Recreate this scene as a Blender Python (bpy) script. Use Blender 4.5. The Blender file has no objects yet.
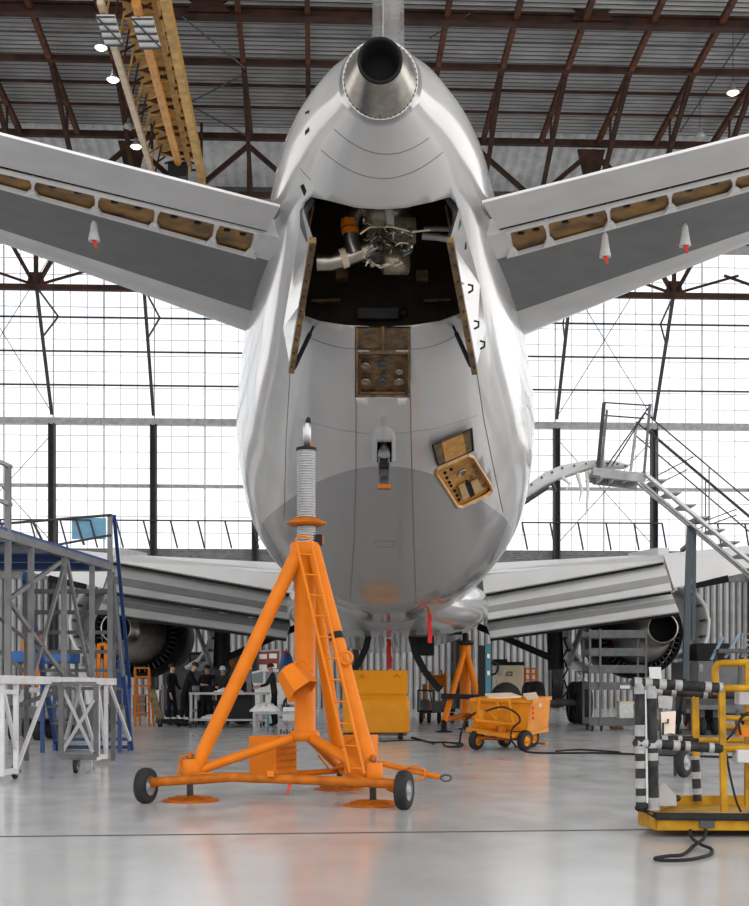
import bpy, bmesh, math, random
from mathutils import Vector, Matrix
from mathutils.bvhtree import BVHTree
random.seed(7)
V = Vector
scene = bpy.context.scene
col = scene.collection
F = 1311.0; CX = 374.5; HY = 690.0; EYE = 1.0
pi = math.pi

def at(px, py, d):
    return V(((px - CX) * d / F, d, EYE + (HY - py) * d / F))
def fl(px, py):
    d = F * EYE / (py - HY); return V(((px - CX) * d / F, d, 0))
def flx(px, d, z=0.0):
    return V(((px - CX) * d / F, d, z))

# ------------------------------------------------------------------ mesh builder
class MB:
    def __init__(s): s.v = []; s.f = []; s.sm = []; s.mi = []
    def add(s, vs, fs, smooth=False, mi=0):
        b = len(s.v); s.v += [V(p) for p in vs]
        for f in fs: s.f.append([b + i for i in f]); s.sm.append(smooth); s.mi.append(mi)
        return s
    def box(s, c, size, rz=0, mi=0, top=1.0, rot=None):
        x, y, z = size[0] / 2, size[1] / 2, size[2] / 2
        R = rot if rot else Matrix.Rotation(rz, 3, 'Z'); c = V(c)
        pts = [(-x, -y, -z), (x, -y, -z), (x, y, -z), (-x, y, -z), (-x * top, -y * top, z), (x * top, -y * top, z), (x * top, y * top, z), (-x * top, y * top, z)]
        return s.add([c + R @ V(p) for p in pts], [(0, 3, 2, 1), (4, 5, 6, 7), (0, 1, 5, 4), (1, 2, 6, 5), (2, 3, 7, 6), (3, 0, 4, 7)], False, mi)
    def bar(s, p, q, w, h=None, up=(0, 0, 1), mi=0):
        p = V(p); q = V(q); h = h or w; a = (q - p).normalized(); up = V(up)
        if abs(a.dot(up)) > .98: up = V((1, 0, 0)) if abs(a.x) < .9 else V((0, 1, 0))
        r = a.cross(up).normalized() * (w / 2); u = r.cross(a).normalized() * (h / 2)
        vs = [p - r - u, p + r - u, p + r + u, p - r + u, q - r - u, q + r - u, q + r + u, q - r + u]
        return s.add(vs, [(3, 2, 1, 0), (4, 5, 6, 7), (0, 1, 5, 4), (1, 2, 6, 5), (2, 3, 7, 6), (3, 0, 4, 7)], False, mi)
    def tube(s, pts, r, n=8, mi=0, closed=False, caps=True):
        pts = [V(p) for p in pts]; m = len(pts)
        rs = r if isinstance(r, (list, tuple)) else [r] * m
        ring = []; prev = None
        for i in range(m):
            if closed: t = pts[(i + 1) % m] - pts[i - 1]
            else: t = pts[min(i + 1, m - 1)] - pts[max(i - 1, 0)]
            t.normalize()
            if prev is None:
                a = V((0, 0, 1)) if abs(t.z) < .9 else V((1, 0, 0))
                nrm = t.cross(a).normalized()
            else:
                nrm = (prev - t * prev.dot(t)).normalized()
            prev = nrm; b = t.cross(nrm)
            ring.append([pts[i] + (nrm * math.cos(2 * pi * k / n) + b * math.sin(2 * pi * k / n)) * rs[i] for k in range(n)])
        vs = [p for rg in ring for p in rg]; fs = []
        for i in range(m if closed else m - 1):
            j = (i + 1) % m
            for k in range(n):
                k2 = (k + 1) % n
                fs.append((i * n + k, i * n + k2, j * n + k2, j * n + k))
        s.add(vs, fs, True, mi)
        if caps and not closed:
            s.add(ring[0], [tuple(reversed(range(n)))], False, mi); s.add(ring[-1], [tuple(range(n))], False, mi)
        return s
    def lathe(s, prof, o, axis=(0, 0, 1), n=24, mi=0, smooth=True):
        """prof: list of (radius, distance along axis)"""
        o = V(o); a = V(axis).normalized(); t = V((0, 0, 1)) if abs(a.z) < .9 else V((1, 0, 0))
        e = a.cross(t).normalized(); g = a.cross(e)
        vs = []; fs = []
        for r, h in prof:
            for k in range(n):
                th = 2 * pi * k / n
                vs.append(o + a * h + (e * math.cos(th) + g * math.sin(th)) * max(r, 1e-4))
        for i in range(len(prof) - 1):
            for k in range(n):
                k2 = (k + 1) % n
                fs.append((i * n + k, i * n + k2, (i + 1) * n + k2, (i + 1) * n + k))
        return s.add(vs, fs, smooth, mi)
    def plate(s, quad, off, mi=0, mi_side=None):
        """polygon extruded by the vector off"""
        q = [V(p) for p in quad]; n = len(q); off = V(off)
        s.add(q, [tuple(range(n))], False, mi); s.add([p + off for p in q], [tuple(reversed(range(n)))], False, mi)
        for i in range(n):
            j = (i + 1) % n
            s.add([q[i], q[i] + off, q[j] + off, q[j]], [(0, 1, 2, 3)], False, mi if mi_side is None else mi_side)
        return s
    def loft(s, secs, smooth=True, mi=0, caps=True):
        n = len(secs[0]); vs = [V(p) for sec in secs for p in sec]; fs = []
        for i in range(len(secs) - 1):
            for k in range(n):
                k2 = (k + 1) % n
                fs.append((i * n + k, i * n + k2, (i + 1) * n + k2, (i + 1) * n + k))
        s.add(vs, fs, smooth, mi)
        if caps: s.add(secs[0], [tuple(reversed(range(n)))], False, mi); s.add(secs[-1], [tuple(range(n))], False, mi)
        return s
    def ball(s, c, r, n=12, m=8, mi=0):
        r = r if isinstance(r, (list, tuple)) else (r, r, r); c = V(c); secs = []
        for i in range(m + 1):
            ph = -pi / 2 + pi * i / m
            rr = max(math.cos(ph), .001)
            secs.append([c + V((r[0] * rr * math.cos(2 * pi * k / n), r[1] * rr * math.sin(2 * pi * k / n), r[2] * math.sin(ph))) for k in range(n)])
        return s.loft(secs, True, mi)
    def data(s, name, off, fix=True):
        me = bpy.data.meshes.new(name)
        me.from_pydata([tuple(p - off) for p in s.v], [], s.f)
        me.polygons.foreach_set('use_smooth', s.sm); me.polygons.foreach_set('material_index', s.mi)
        if fix:
            bm = bmesh.new(); bm.from_mesh(me); bmesh.ops.recalc_face_normals(bm, faces=bm.faces); bm.to_mesh(me); bm.free()
        me.update(); return me
    def build(s, name, mat, parent=None, bevel=0, fix=True, solid=0):
        if parent is None:
            xs = [p.x for p in s.v]; ys = [p.y for p in s.v]; zs = [p.z for p in s.v]
            o0 = V(((min(xs) + max(xs)) / 2, (min(ys) + max(ys)) / 2, min(zs)))
        else: o0 = wl(parent)
        o = bpy.data.objects.new(name, s.data(name, o0, fix)); col.objects.link(o)
        for m in (mat if isinstance(mat, (list, tuple)) else [mat]): o.data.materials.append(m)
        if parent: o.parent = parent
        else: o.location = o0
        if solid:
            m = o.modifiers.new('s', 'SOLIDIFY'); m.thickness = solid; m.offset = 0
        if bevel:
            m = o.modifiers.new('b', 'BEVEL'); m.width = bevel; m.segments = 2; m.limit_method = 'ANGLE'; m.angle_limit = .7
        return o
def wl(o):
    p = V((0, 0, 0))
    while o: p += V(o.location); o = o.parent
    return p
def tag(o, label=None, cat=None, group=None, kind=None):
    if label: o['label'] = label
    if cat: o['category'] = cat
    if group: o['group'] = group
    if kind: o['kind'] = kind
    return o
def thing(name, loc, label, cat, group=None):
    o = bpy.data.objects.new(name, None); col.objects.link(o); o.location = loc; o.empty_display_size = .2
    return tag(o, label, cat, group)

# ------------------------------------------------------------------ materials
def mat(name, c, rough=.5, metal=0, noise=0.0, nscale=6.0, coat=0, bump=0, c2=None, stretch=None, emit=None, spec=None, rvar=0.0):
    m = bpy.data.materials.new(name); m.use_nodes = True; nt = m.node_tree; N = nt.nodes; L = nt.links
    b = N['Principled BSDF']; c4 = (*c, 1)
    b.inputs['Base Color'].default_value = c4; b.inputs['Roughness'].default_value = rough; b.inputs['Metallic'].default_value = metal
    if coat: b.inputs['Coat Weight'].default_value = coat; b.inputs['Coat Roughness'].default_value = .06
    if spec is not None: b.inputs['Specular IOR Level'].default_value = spec
    if emit: b.inputs['Emission Color'].default_value = (*emit[:3], 1); b.inputs['Emission Strength'].default_value = emit[3]
    if noise or bump or rvar:
        tc = N.new('ShaderNodeTexCoord'); mp = N.new('ShaderNodeMapping'); nz = N.new('ShaderNodeTexNoise')
        L.new(tc.outputs['Object'], mp.inputs[0]); L.new(mp.outputs[0], nz.inputs['Vector'])
        if stretch: mp.inputs['Scale'].default_value = stretch
        nz.inputs['Scale'].default_value = nscale; nz.inputs['Detail'].default_value = 5
        if noise:
            rp = N.new('ShaderNodeValToRGB'); rp.color_ramp.elements[0].position = .32; rp.color_ramp.elements[1].position = .68
            d = c2 if c2 else tuple(x * (1 - noise) for x in c)
            rp.color_ramp.elements[0].color = (*d, 1); rp.color_ramp.elements[1].color = c4
            L.new(nz.outputs['Fac'], rp.inputs[0]); L.new(rp.outputs[0], b.inputs['Base Color'])
        if rvar:
            mr = N.new('ShaderNodeMapRange'); mr.inputs[1].default_value = .3; mr.inputs[2].default_value = .7
            mr.inputs[3].default_value = max(rough - rvar, .02); mr.inputs[4].default_value = rough + rvar
            L.new(nz.outputs['Fac'], mr.inputs[0]); L.new(mr.outputs[0], b.inputs['Roughness'])
        if bump:
            bp = N.new('ShaderNodeBump'); bp.inputs['Strength'].default_value = bump; bp.inputs['Distance'].default_value = .02
            L.new(nz.outputs['Fac'], bp.inputs['Height']); L.new(bp.outputs[0], b.inputs['Normal'])
    return m
def lamp_mat(name, c, s):
    m = bpy.data.materials.new(name); m.use_nodes = True; nt = m.node_tree
    for n in list(nt.nodes): nt.nodes.remove(n)
    e = nt.nodes.new('ShaderNodeEmission'); o = nt.nodes.new('ShaderNodeOutputMaterial')
    e.inputs[0].default_value = (*c, 1); e.inputs[1].default_value = s; nt.links.new(e.outputs[0], o.inputs[0]); return m

M = dict(
    white=mat('aircraft_white', (.46, .46, .46), .19, .10, .06, 1.2, coat=.45, rvar=.03),
    grey=mat('aircraft_grey', (.185, .187, .19), .38, 0, .22, 2.5),
    lightgrey=mat('aircraft_light_grey', (.74, .74, .74), .30, 0, .14, 1.6),
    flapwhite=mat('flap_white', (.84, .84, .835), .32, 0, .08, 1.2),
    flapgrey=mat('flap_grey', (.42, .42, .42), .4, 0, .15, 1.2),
    seam=mat('seam_dark', (.10, .10, .105), .6),
    ochre=mat('zinc_primer_ochre', (.42, .215, .042), .5, 0, .75, 3.5, c2=(.085, .048, .018)),
    rim=mat('door_rim_ochre', (.20, .115, .035), .55, 0, .6, 7, c2=(.03, .024, .018)),
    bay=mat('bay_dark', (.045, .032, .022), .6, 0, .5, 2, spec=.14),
    rusty=mat('panel_brown', (.25, .13, .045), .55, 0, .65, 9, c2=(.06, .04, .025)),
    amber=mat('panel_amber', (.56, .27, .055), .45, 0, .4, 9),
    steel=mat('burnt_steel', (.42, .39, .35), .33, 1, .35, 7),
    chrome=mat('chrome', (.7, .7, .72), .12, 1),
    castmetal=mat('cast_metal', (.36, .30, .22), .4, .8, .5, 12),
    soot=mat('soot_black', (.012, .012, .012), .7, spec=.14),
    black=mat('black_paint', (.014, .014, .015), .5, spec=.14),
    rubber=mat('rubber', (.022, .022, .024), .75, 0, .3, 8, spec=.14),
    tyre=mat('tyre', (.03, .03, .032), .7, 0, .4, 10, spec=.14),
    orange=mat('orange_paint', (.66, .172, .003), .5, 0, .14, 5, spec=.22),
    orange_dk=mat('orange_paint_worn', (.48, .125, .004), .5, 0, .35, 9, spec=.22),
    tankor=mat('tank_orange', (.60, .225, .004), .5, 0, .12, 4, spec=.22),
    trolley=mat('trolley_orange', (.66, .225, .005), .48, 0, .2, 5, spec=.25),
    pale=mat('sunlit_pinkish_panel', (.80, .58, .42), .5, 0, .1, 4),  # sunlight on the trolley lids is put into this colour
    yellow=mat('cage_yellow', (.50, .255, .006), .5, 0, .5, 8, spec=.25),
    craney=mat('crane_yellow', (.60, .33, .07), .55, 0, .45, 2.5),
    craneo=mat('crane_orange', (.62, .27, .045), .5, 0, .4, 2.5),
    cream=mat('crane_cream', (.66, .52, .36), .55, 0, .3, 2.5),
    rust=mat('rust_red_steel', (.060, .027, .018), .7, 0, .5, 1.5, c2=(.022, .014, .012), spec=.14),
    rust2=mat('rust_orange_steel', (.115, .040, .018), .7, 0, .5, 2, c2=(.036, .018, .013), spec=.14),
    darksteel=mat('dark_steel', (.09, .09, .095), .55, 0, .3, 5, spec=.14),
    column=mat('column_grey', (.07, .066, .066), .65, 0, .3, 2, spec=.14),
    screwmetal=mat('screw_steel', (.42, .42, .43), .28, .9, .2, 20),
    galvmid=mat('frame_grey', (.17, .17, .175), .42, .2, .35, 4),
    tan=mat('tan_cap', (.46, .30, .14), .5, 0, .3, 8),
    galv=mat('galvanised', (.36, .36, .365), .42, .3, .35, 4),
    galvdk=mat('galvanised_dark', (.13, .13, .135), .5, .2, .4, 5),
    framelit=mat('frame_lit_pale', (.62, .62, .63), .4, .2, .2, 5),  # pale tone carries the light on the grey lower dock frame
    blue=mat('blue_paint', (.012, .055, .20), .4, 0, .3, 4),
    bluegrey=mat('blue_grey_paint', (.022, .045, .06), .4, 0, .35, 5),
    teal=mat('teal_paint', (.02, .17, .23), .4, 0, .25, 5),
    cabinet=mat('cabinet_cream', (.68, .56, .40), .5, 0, .12, 3),
    red=mat('red_ribbon', (.62, .012, .010), .6),
    redtag=mat('red_tag', (.70, .05, .02), .6),
    cover=mat('white_cover', (.75, .75, .73), .6, 0, .15, 12),
    cloth=mat('white_cloth', (.74, .74, .73), .8, 0, .2, 14),
    paper=mat('cream_paper', (.72, .60, .50), .7),
    whitepaper=mat('white_card', (.7, .7, .68), .7),
    boxgrey=mat('equipment_grey', (.17, .17, .175), .5, 0, .25, 3),
    lightbox=mat('light_grey_box', (.5, .5, .5), .5, 0, .15, 5),
    coat=mat('dark_overalls', (.012, .013, .018), .9, 0, .3, 12, spec=.14),
    coatgrey=mat('dark_grey_jacket', (.035, .035, .037), .9, 0, .3, 12, spec=.14),
    shirt=mat('white_shirt', (.68, .68, .68), .8, 0, .1, 12),
    skin=mat('skin', (.50, .29, .20), .55),
    hair=mat('dark_hair', (.02, .015, .012), .7),
    tarp=mat('blue_tarp', (.03, .12, .38), .6, 0, .3, 5),
    ventblack=mat('slot_black', (.006, .006, .006), .6, spec=.14),
    glasspane=mat('car_glass', (.25, .28, .30), .1),
)
# stripes along a padded rail
def padding_mat():
    m = bpy.data.materials.new('striped_padding'); m.use_nodes = True; nt = m.node_tree; N = nt.nodes; L = nt.links
    b = N['Principled BSDF']; b.inputs['Roughness'].default_value = .6; b.inputs['Specular IOR Level'].default_value = .2
    tc = N.new('ShaderNodeTexCoord'); nz = N.new('ShaderNodeTexNoise'); nz.inputs['Scale'].default_value = 14; nz.inputs['Detail'].default_value = 3
    rp = N.new('ShaderNodeValToRGB'); rp.color_ramp.elements[0].position = .35; rp.color_ramp.elements[0].color = (.012, .012, .013, 1)
    rp.color_ramp.elements[1].position = .7; rp.color_ramp.elements[1].color = (.035, .035, .035, 1)
    L.new(tc.outputs['Object'], nz.inputs['Vector']); L.new(nz.outputs['Fac'], rp.inputs[0]); L.new(rp.outputs[0], b.inputs['Base Color'])
    return m
M['pad'] = padding_mat()
M['padtape'] = mat('grey_padding_tape', (.36, .36, .36), .5, 0, .35, 16)

# floor : worn glossy concrete
def floor_mat():
    m = bpy.data.materials.new('hangar_floor'); m.use_nodes = True; nt = m.node_tree; N = nt.nodes; L = nt.links
    b = N['Principled BSDF']; tc = N.new('ShaderNodeTexCoord')
    def noise(sc, det, st=(1, 1, 1)):
        mp = N.new('ShaderNodeMapping'); mp.inputs['Scale'].default_value = st; L.new(tc.outputs['Object'], mp.inputs[0])
        n = N.new('ShaderNodeTexNoise'); n.inputs['Scale'].default_value = sc; n.inputs['Detail'].default_value = det; L.new(mp.outputs[0], n.inputs['Vector']); return n
    n1 = noise(.35, 6); n2 = noise(2.2, 8, (1, .5, 1)); n3 = noise(30, 3)
    mx = N.new('ShaderNodeMix'); mx.data_type = 'FLOAT'; mx.inputs[0].default_value = .45
    L.new(n1.outputs['Fac'], mx.inputs[2]); L.new(n2.outputs['Fac'], mx.inputs[3])
    rp = N.new('ShaderNodeValToRGB'); e = rp.color_ramp.elements
    e[0].position = .25; e[0].color = (.42, .42, .42, 1); e[1].position = .75; e[1].color = (.55, .55, .548, 1)
    L.new(mx.outputs[0], rp.inputs[0]); L.new(rp.outputs[0], b.inputs['Base Color'])
    mr = N.new('ShaderNodeMapRange'); mr.inputs[1].default_value = .3; mr.inputs[2].default_value = .7; mr.inputs[3].default_value = .15; mr.inputs[4].default_value = .22
    L.new(n2.outputs['Fac'], mr.inputs[0]); L.new(mr.outputs[0], b.inputs['Roughness'])
    bp = N.new('ShaderNodeBump'); bp.inputs['Strength'].default_value = .03; bp.inputs['Distance'].default_value = .01
    L.new(n3.outputs['Fac'], bp.inputs['Height']); L.new(bp.outputs[0], b.inputs['Normal'])
    b.inputs['Specular IOR Level'].default_value = .55
    return m
M['floor'] = floor_mat()
M['roof'] = mat('roof_sheet', (.40, .40, .40), .6, 0, .3, .7, stretch=(1, 3, 1))
M['groove_shade'] = mat('sheet_groove_shade', (.09, .088, .085), .7, 0, .3, 2)  # dark tone paints the shade inside the corrugation
M['sash'] = mat('pale_sash', (.60, .63, .66), .5, 0, .1, 4)
M['skylight'] = mat('light_roof_sheet', (.55, .55, .56), .6, 0, .3, 1.5)
M['corr'] = mat('corrugated_wall', (.46, .46, .465), .5, .1, .3, 1.2)
M['upperwall'] = mat('upper_wall', (.42, .42, .42), .7, 0, .2, 1)
def brick_mat():
    m = bpy.data.materials.new('grey_brick'); m.use_nodes = True; nt = m.node_tree; N = nt.nodes; L = nt.links
    b = N['Principled BSDF']; b.inputs['Roughness'].default_value = .9
    tc = N.new('ShaderNodeTexCoord'); mp = N.new('ShaderNodeMapping'); mp.inputs['Rotation'].default_value = (pi / 2, 0, 0)
    br = N.new('ShaderNodeTexBrick'); br.inputs['Scale'].default_value = 2.2
    br.inputs['Color1'].default_value = (.12, .115, .11, 1); br.inputs['Color2'].default_value = (.20, .195, .19, 1); br.inputs['Mortar'].default_value = (.28, .28, .28, 1)
    L.new(tc.outputs['Object'], mp.inputs[0]); L.new(mp.outputs[0], br.inputs['Vector']); L.new(br.outputs['Color'], b.inputs['Base Color']); return m
M['brick'] = brick_mat()
def pane_mat():
    m = bpy.data.materials.new('frosted_lit_glazing'); m.use_nodes = True; nt = m.node_tree; N = nt.nodes; L = nt.links
    for n in list(N): N.remove(n)
    o = N.new('ShaderNodeOutputMaterial'); e = N.new('ShaderNodeEmission'); g = N.new('ShaderNodeBsdfGlossy'); a = N.new('ShaderNodeAddShader')
    tc = N.new('ShaderNodeTexCoord'); nz = N.new('ShaderNodeTexNoise'); nz.inputs['Scale'].default_value = .25; nz.inputs['Detail'].default_value = 4
    rp = N.new('ShaderNodeValToRGB'); rp.color_ramp.elements[0].position = .3; rp.color_ramp.elements[0].color = (.80, .86, .93, 1)
    rp.color_ramp.elements[1].position = .6; rp.color_ramp.elements[1].color = (1, 1, 1, 1)
    L.new(tc.outputs['Object'], nz.inputs['Vector']); L.new(nz.outputs['Fac'], rp.inputs[0]); L.new(rp.outputs[0], e.inputs[0])
    e.inputs[1].default_value = WIN_E; g.inputs['Color'].default_value = (.05, .05, .05, 1); g.inputs['Roughness'].default_value = .4
    L.new(e.outputs[0], a.inputs[0]); L.new(g.outputs[0], a.inputs[1]); L.new(a.outputs[0], o.inputs[0]); return m
WIN_E = .62
M['pane'] = pane_mat()
M['lampglow'] = lamp_mat('lamp_glow', (1, .96, .98), 6)
M['lampwarm'] = lamp_mat('lamp_glow_warm', (1, .80, .50), 4)

# ------------------------------------------------------------------ hangar frame (turned 2.55 degrees)
SS, CC = .0446, .999
def H(u, v, z): return V((u * CC - v * SS, u * SS + v * CC, z))
def UP(px, v):
    t = (px - CX) / F; return v * (t * CC + SS) / (CC - t * SS)
def ZP(py, v, px=CX):
    return EYE + (HY - py) * (UP(px, v) * SS + v * CC) / F
def HB(px, py, v): return H(UP(px, v), v, ZP(py, v, px))
VW = 72.0

def struct(mb, name, m, label, cat, group=None, parent=None, **k):
    o = mb.build(name, m, parent, **k)
    if parent is None: tag(o, label, cat, group, 'structure')
    return o

M['groove_shade'] = mat('sheet_groove_shade', (.09, .088, .085), .7, 0, .3, 2)
# floor
mb = MB(); mb.add([H(-60, -25, 0), H(60, -25, 0), H(60, VW + .3, 0), H(-60, VW + .3, 0)], [(0, 1, 2, 3)])
struct(mb, 'floor', M['floor'], 'pale grey glossy concrete hangar floor', 'floor')
# expansion joint across the floor
mb = MB(); a, b = fl(-120, 838), fl(900, 827); n = V((0, .022, 0))
mb.add([a - n + V((0, 0, .002)), b - n + V((0, 0, .002)), b + n + V((0, 0, .002)), a + n + V((0, 0, .002))], [(0, 1, 2, 3)])
struct(mb, 'trim_1', M['darksteel'], 'dark narrow joint line running across the floor', 'floor joint')
mb = MB(); a, b = fl(-120, 775), fl(900, 768); n = V((0, .012, 0))
mb.add([a - n + V((0, 0, .002)), b - n + V((0, 0, .002)), b + n + V((0, 0, .002)), a + n + V((0, 0, .002))], [(0, 1, 2, 3)])
struct(mb, 'trim_2', M['darksteel'], 'thin faint joint line in the floor behind the jack wheels', 'floor joint')
TR = [2]
def trim():
    TR[0] += 1; return 'trim_%d' % TR[0]

# back wall, corrugated below, brick band above
def corrugated(u0, u1, v, z0, z1, per, amp):
    mb = MB(); n = int((u1 - u0) / per * 4); vs = []; fs = []
    prof = [0, 1, 1, 0]
    for i in range(n + 1):
        u = u0 + (u1 - u0) * i / n; w = v - amp * prof[i % 4]
        vs += [H(u, w, z0), H(u, w, z1)]
    for i in range(n): fs.append((2 * i, 2 * i + 2, 2 * i + 3, 2 * i + 1))
    mb.add(vs, fs); mb.mi = [1 if i % 4 == 3 else 0 for i in range(n)]; return mb  # every fourth face takes the painted flute shade
struct(corrugated(-45, 45, VW, 0, 7.05, .36, .12), 'wall_back', [M['corr'], M['groove_shade']], 'grey corrugated metal lower wall of the hangar back', 'wall', fix=False)
mb = MB(); c = H(0, VW + .1, 7.85)
mb.add([H(-45, VW - .15, 7.0), H(45, VW - .15, 7.0), H(45, VW - .15, 8.7), H(-45, VW - .15, 8.7), H(-45, VW + .3, 8.7), H(45, VW + .3, 8.7), H(45, VW + .3, 7), H(-45, VW + .3, 7)], [(0, 1, 2, 3), (3, 2, 5, 4), (0, 7, 6, 1), (4, 5, 6, 7)])
struct(mb, 'wall_back_brick', M['brick'], 'grey brick band under the hangar windows', 'wall')
mb = MB(); mb.add([H(-45, VW, 25.2), H(45, VW, 25.2), H(45, VW, 29.2), H(-45, VW, 29.2)], [(0, 1, 2, 3)])
struct(mb, 'wall_back_upper', M['upperwall'], 'plain grey wall above the hangar windows', 'wall')

# columns, beams and windows
cols_px = [-150, -48, 52, 153.5, 255, 356, 457, 556.5, 654, 754, 855]
cols_u = [UP(p, VW - .35) for p in cols_px]
for i, u in enumerate(cols_u):
    mb = MB()
    mb.box(H(u - .14, VW - .35, 7.7), (.07, .5, 15.4), .0446); mb.box(H(u + .14, VW - .35, 7.7), (.07, .5, 15.4), .0446); mb.box(H(u, VW - .35, 7.7), (.22, .08, 15.4), .0446)
    struct(mb, trim(), M['column'], 'dark grey steel column in front of the hangar windows', 'column', 'window columns')
    # leaning brace above the column, with its bracket
    mb = MB(); top = H(u, 67.7, 21.6); bot = H(u, VW - .4, 15.9); q = H(u + .35, VW - .4, 21.2)
    mb.bar(bot, top, .17, .12); mid = bot.lerp(top, .62)
    mb.bar(mid, q, .08, .08); mb.bar(q, top, .08, .08)
    struct(mb, trim(), M['column'], 'dark leaning brace above a window column with a bent bracket', 'brace', 'leaning window braces')
mb = MB(); mb.bar(H(-45, VW - .3, 15.55), H(45, VW - .3, 15.55), .4, .36)
struct(mb, trim(), M['galv'], 'thick grey horizontal beam halfway up the windows', 'beam')
mb = MB(); mb.bar(H(-45, VW - .12, 12.09), H(45, VW - .12, 12.09), .2, .15)
struct(mb, trim(), M['galv'], 'thin grey rail across the lower windows', 'rail')
wn = 0
for i in range(len(cols_u) - 1):
    u0, u1 = cols_u[i] + .02, cols_u[i + 1] - .02
    for tier, (z0, z1) in enumerate(((8.7, 15.4), (15.7, 25.2))):
        wn += 1
        g = MB(); g.add([H(u0, VW + .12, z0), H(u1, VW + .12, z0), H(u1, VW + .12, z1), H(u0, VW + .12, z1)], [(0, 1, 2, 3)])
        w = g.build('window_%d' % wn, M['pane'])
        tag(w, 'tall white glazed window bay below the thick beam' if tier == 0 else 'tall white glazed window bay above the thick beam', 'window', 'lower hangar windows' if tier == 0 else 'upper hangar windows', 'structure')
        f = MB(); n = 6
        for k in range(n + 1):
            u = u0 + (u1 - u0) * k / n; ww = .085 if k == 3 else .034
            f.bar(H(u, VW + .05, z0), H(u, VW + .05, z1), ww, .06, up=(0, 1, 0))
        z = z0
        while z < z1:
            f.bar(H(u0, VW + .05, z), H(u1, VW + .05, z), .06, .034); z += .88
        for zz in (21.27, 19.42, 17.59):
            if z0 < zz < z1: MB().bar(H(u0, VW - .06, zz), H(u1, VW - .06, zz), .10, .085).build('transom', M['column'], w)
        f.build('window_frame', M['sash'], w)
        if i % 3 == 1 or i == 7:
            x = MB()
            x.tube([H(u0, VW - .2, z0 + .3), H(u1, VW - .2, z1 - .5)], .022, 5); x.tube([H(u1, VW - .2, z0 + .3), H(u0, VW - .2, z1 - .5)], .022, 5)
            x.build('cross_brace', M['column'], w)
# truss along the head of the windows
mb = MB(); zb, zt, vt = 21.55, 24.4, 67.6
struct(MB().bar(H(-45, vt, zb), H(45, vt, zb), .3, .28), trim(), M['rust'], 'rust coloured bottom chord above the windows', 'beam')
for i in range(len(cols_u) - 1):
    a, b = cols_u[i], cols_u[i + 1]; mb = MB(); m_ = (a + b) / 2
    mb.bar(H(a, vt, zb), H(a - .0, vt, zt), .22, .2); mb.bar(H(a, vt, zb), H(a + 1.6, vt, zt), .2, .2); mb.bar(H(a, vt, zb), H(a - 1.6, vt, zt), .2, .2)
    mb.bar(H(a, vt, zb + .1), H(m_ + .6, vt, zb + 1.1), .12, .12); mb.bar(H(a, vt, zb + .1), H(m_ - 5.8, vt, zb + 1.1), .12, .12)
    mb.plate([H(a - .5, vt - .1, zb), H(a + .5, vt - .1, zb), H(a + .3, vt - .1, zb + .75), H(a - .3, vt - .1, zb + .75)], H(0, .2, 0) - H(0, 0, 0))
    struct(mb, trim(), M['rust'], 'rust coloured truss web fanning up from a gusset plate above the windows', 'truss', 'window head truss webs')
struct(MB().bar(H(-45, vt, zt), H(45, vt, zt), .3, .28), trim(), M['rust'], 'rust coloured top chord of the truss above the windows', 'beam')

# roof
def ZR(v): return 29.0 + .056 * (66 - v)
def VR(py): return 31.696 / ((HY - py) / F + .056)
mb = MB(); vs = []; fs = []; n = 0; v = 44.0; prof = [0, 1, 1, 0]; k = 0
while v <= 66.0:
    z = ZR(v) + .13 * prof[k % 4] + .12
    vs += [H(-50, v, z), H(50, v, z)]; v += .085; k += 1
for i in range(k - 1): fs.append((2 * i, 2 * i + 1, 2 * i + 3, 2 * i + 2))
mb.add(vs, fs); mb.mi = [1 if i % 4 == 3 else 0 for i in range(len(fs))]  # flute shade painted on every fourth roof face
struct(mb, 'ceiling', [M['roof'], M['groove_shade']], 'grey corrugated metal roof sheeting', 'ceiling', fix=False)
mb = MB(); mb.add([H(-50, -8, ZR(-8) + .15), H(50, -8, ZR(-8) + .15), H(50, 44, ZR(44) + .15), H(-50, 44, ZR(44) + .15)], [(0, 1, 2, 3)])
struct(mb, 'ceiling_front', M['roof'], 'grey roof sheeting over the front half of the hangar', 'ceiling', fix=False)
mb = MB(); vs = []; fs = []; n = 640
for i in range(n + 1):
    u = -45 + 90 * i / n; dz = .09 * prof[i % 4]
    vs += [H(u, 65.6, 29.3 + dz), H(u, VW + .2, 28.3 + dz)]
for i in range(n): fs.append((2 * i, 2 * i + 2, 2 * i + 3, 2 * i + 1))
mb.add(vs, fs)
struct(mb, 'ceiling_back', M['skylight'], 'pale corrugated roof strip over the far end of the hangar', 'ceiling', fix=False)
for py, th, lab, mm in ((10, .34, 'heavy rust brown roof beam, nearest of the cross beams', 'rust'), (59, .24, 'dark roof beam where the struts fork', 'rust'), (82, .12, 'thin dark purlin, first beyond the forked beam', 'rust'),
                    (104, .10, 'thin dark purlin, second beyond the forked beam', 'rust'), (33, .07, 'thinnest purlin between the two roof beams', 'darksteel'), (134, .30, 'red brown roof beam at the far edge of the dark sheeting', 'rust')):
    v = VR(py); mb = MB(); z = ZR(v) - .25
    if th > .3:
        mb.bar(H(-48, v, z - .2), H(48, v, z - .2), .42, .1); mb.bar(H(-48, v, z + .02), H(48, v, z + .02), .1, .4); mb.bar(H(-48, v, z + .22), H(48, v, z + .22), .42, .1)
    else: mb.bar(H(-48, v, z), H(48, v, z), th, th)
    struct(mb, trim(), M[mm], lab, 'roof beam')
vA = VR(66)
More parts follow.
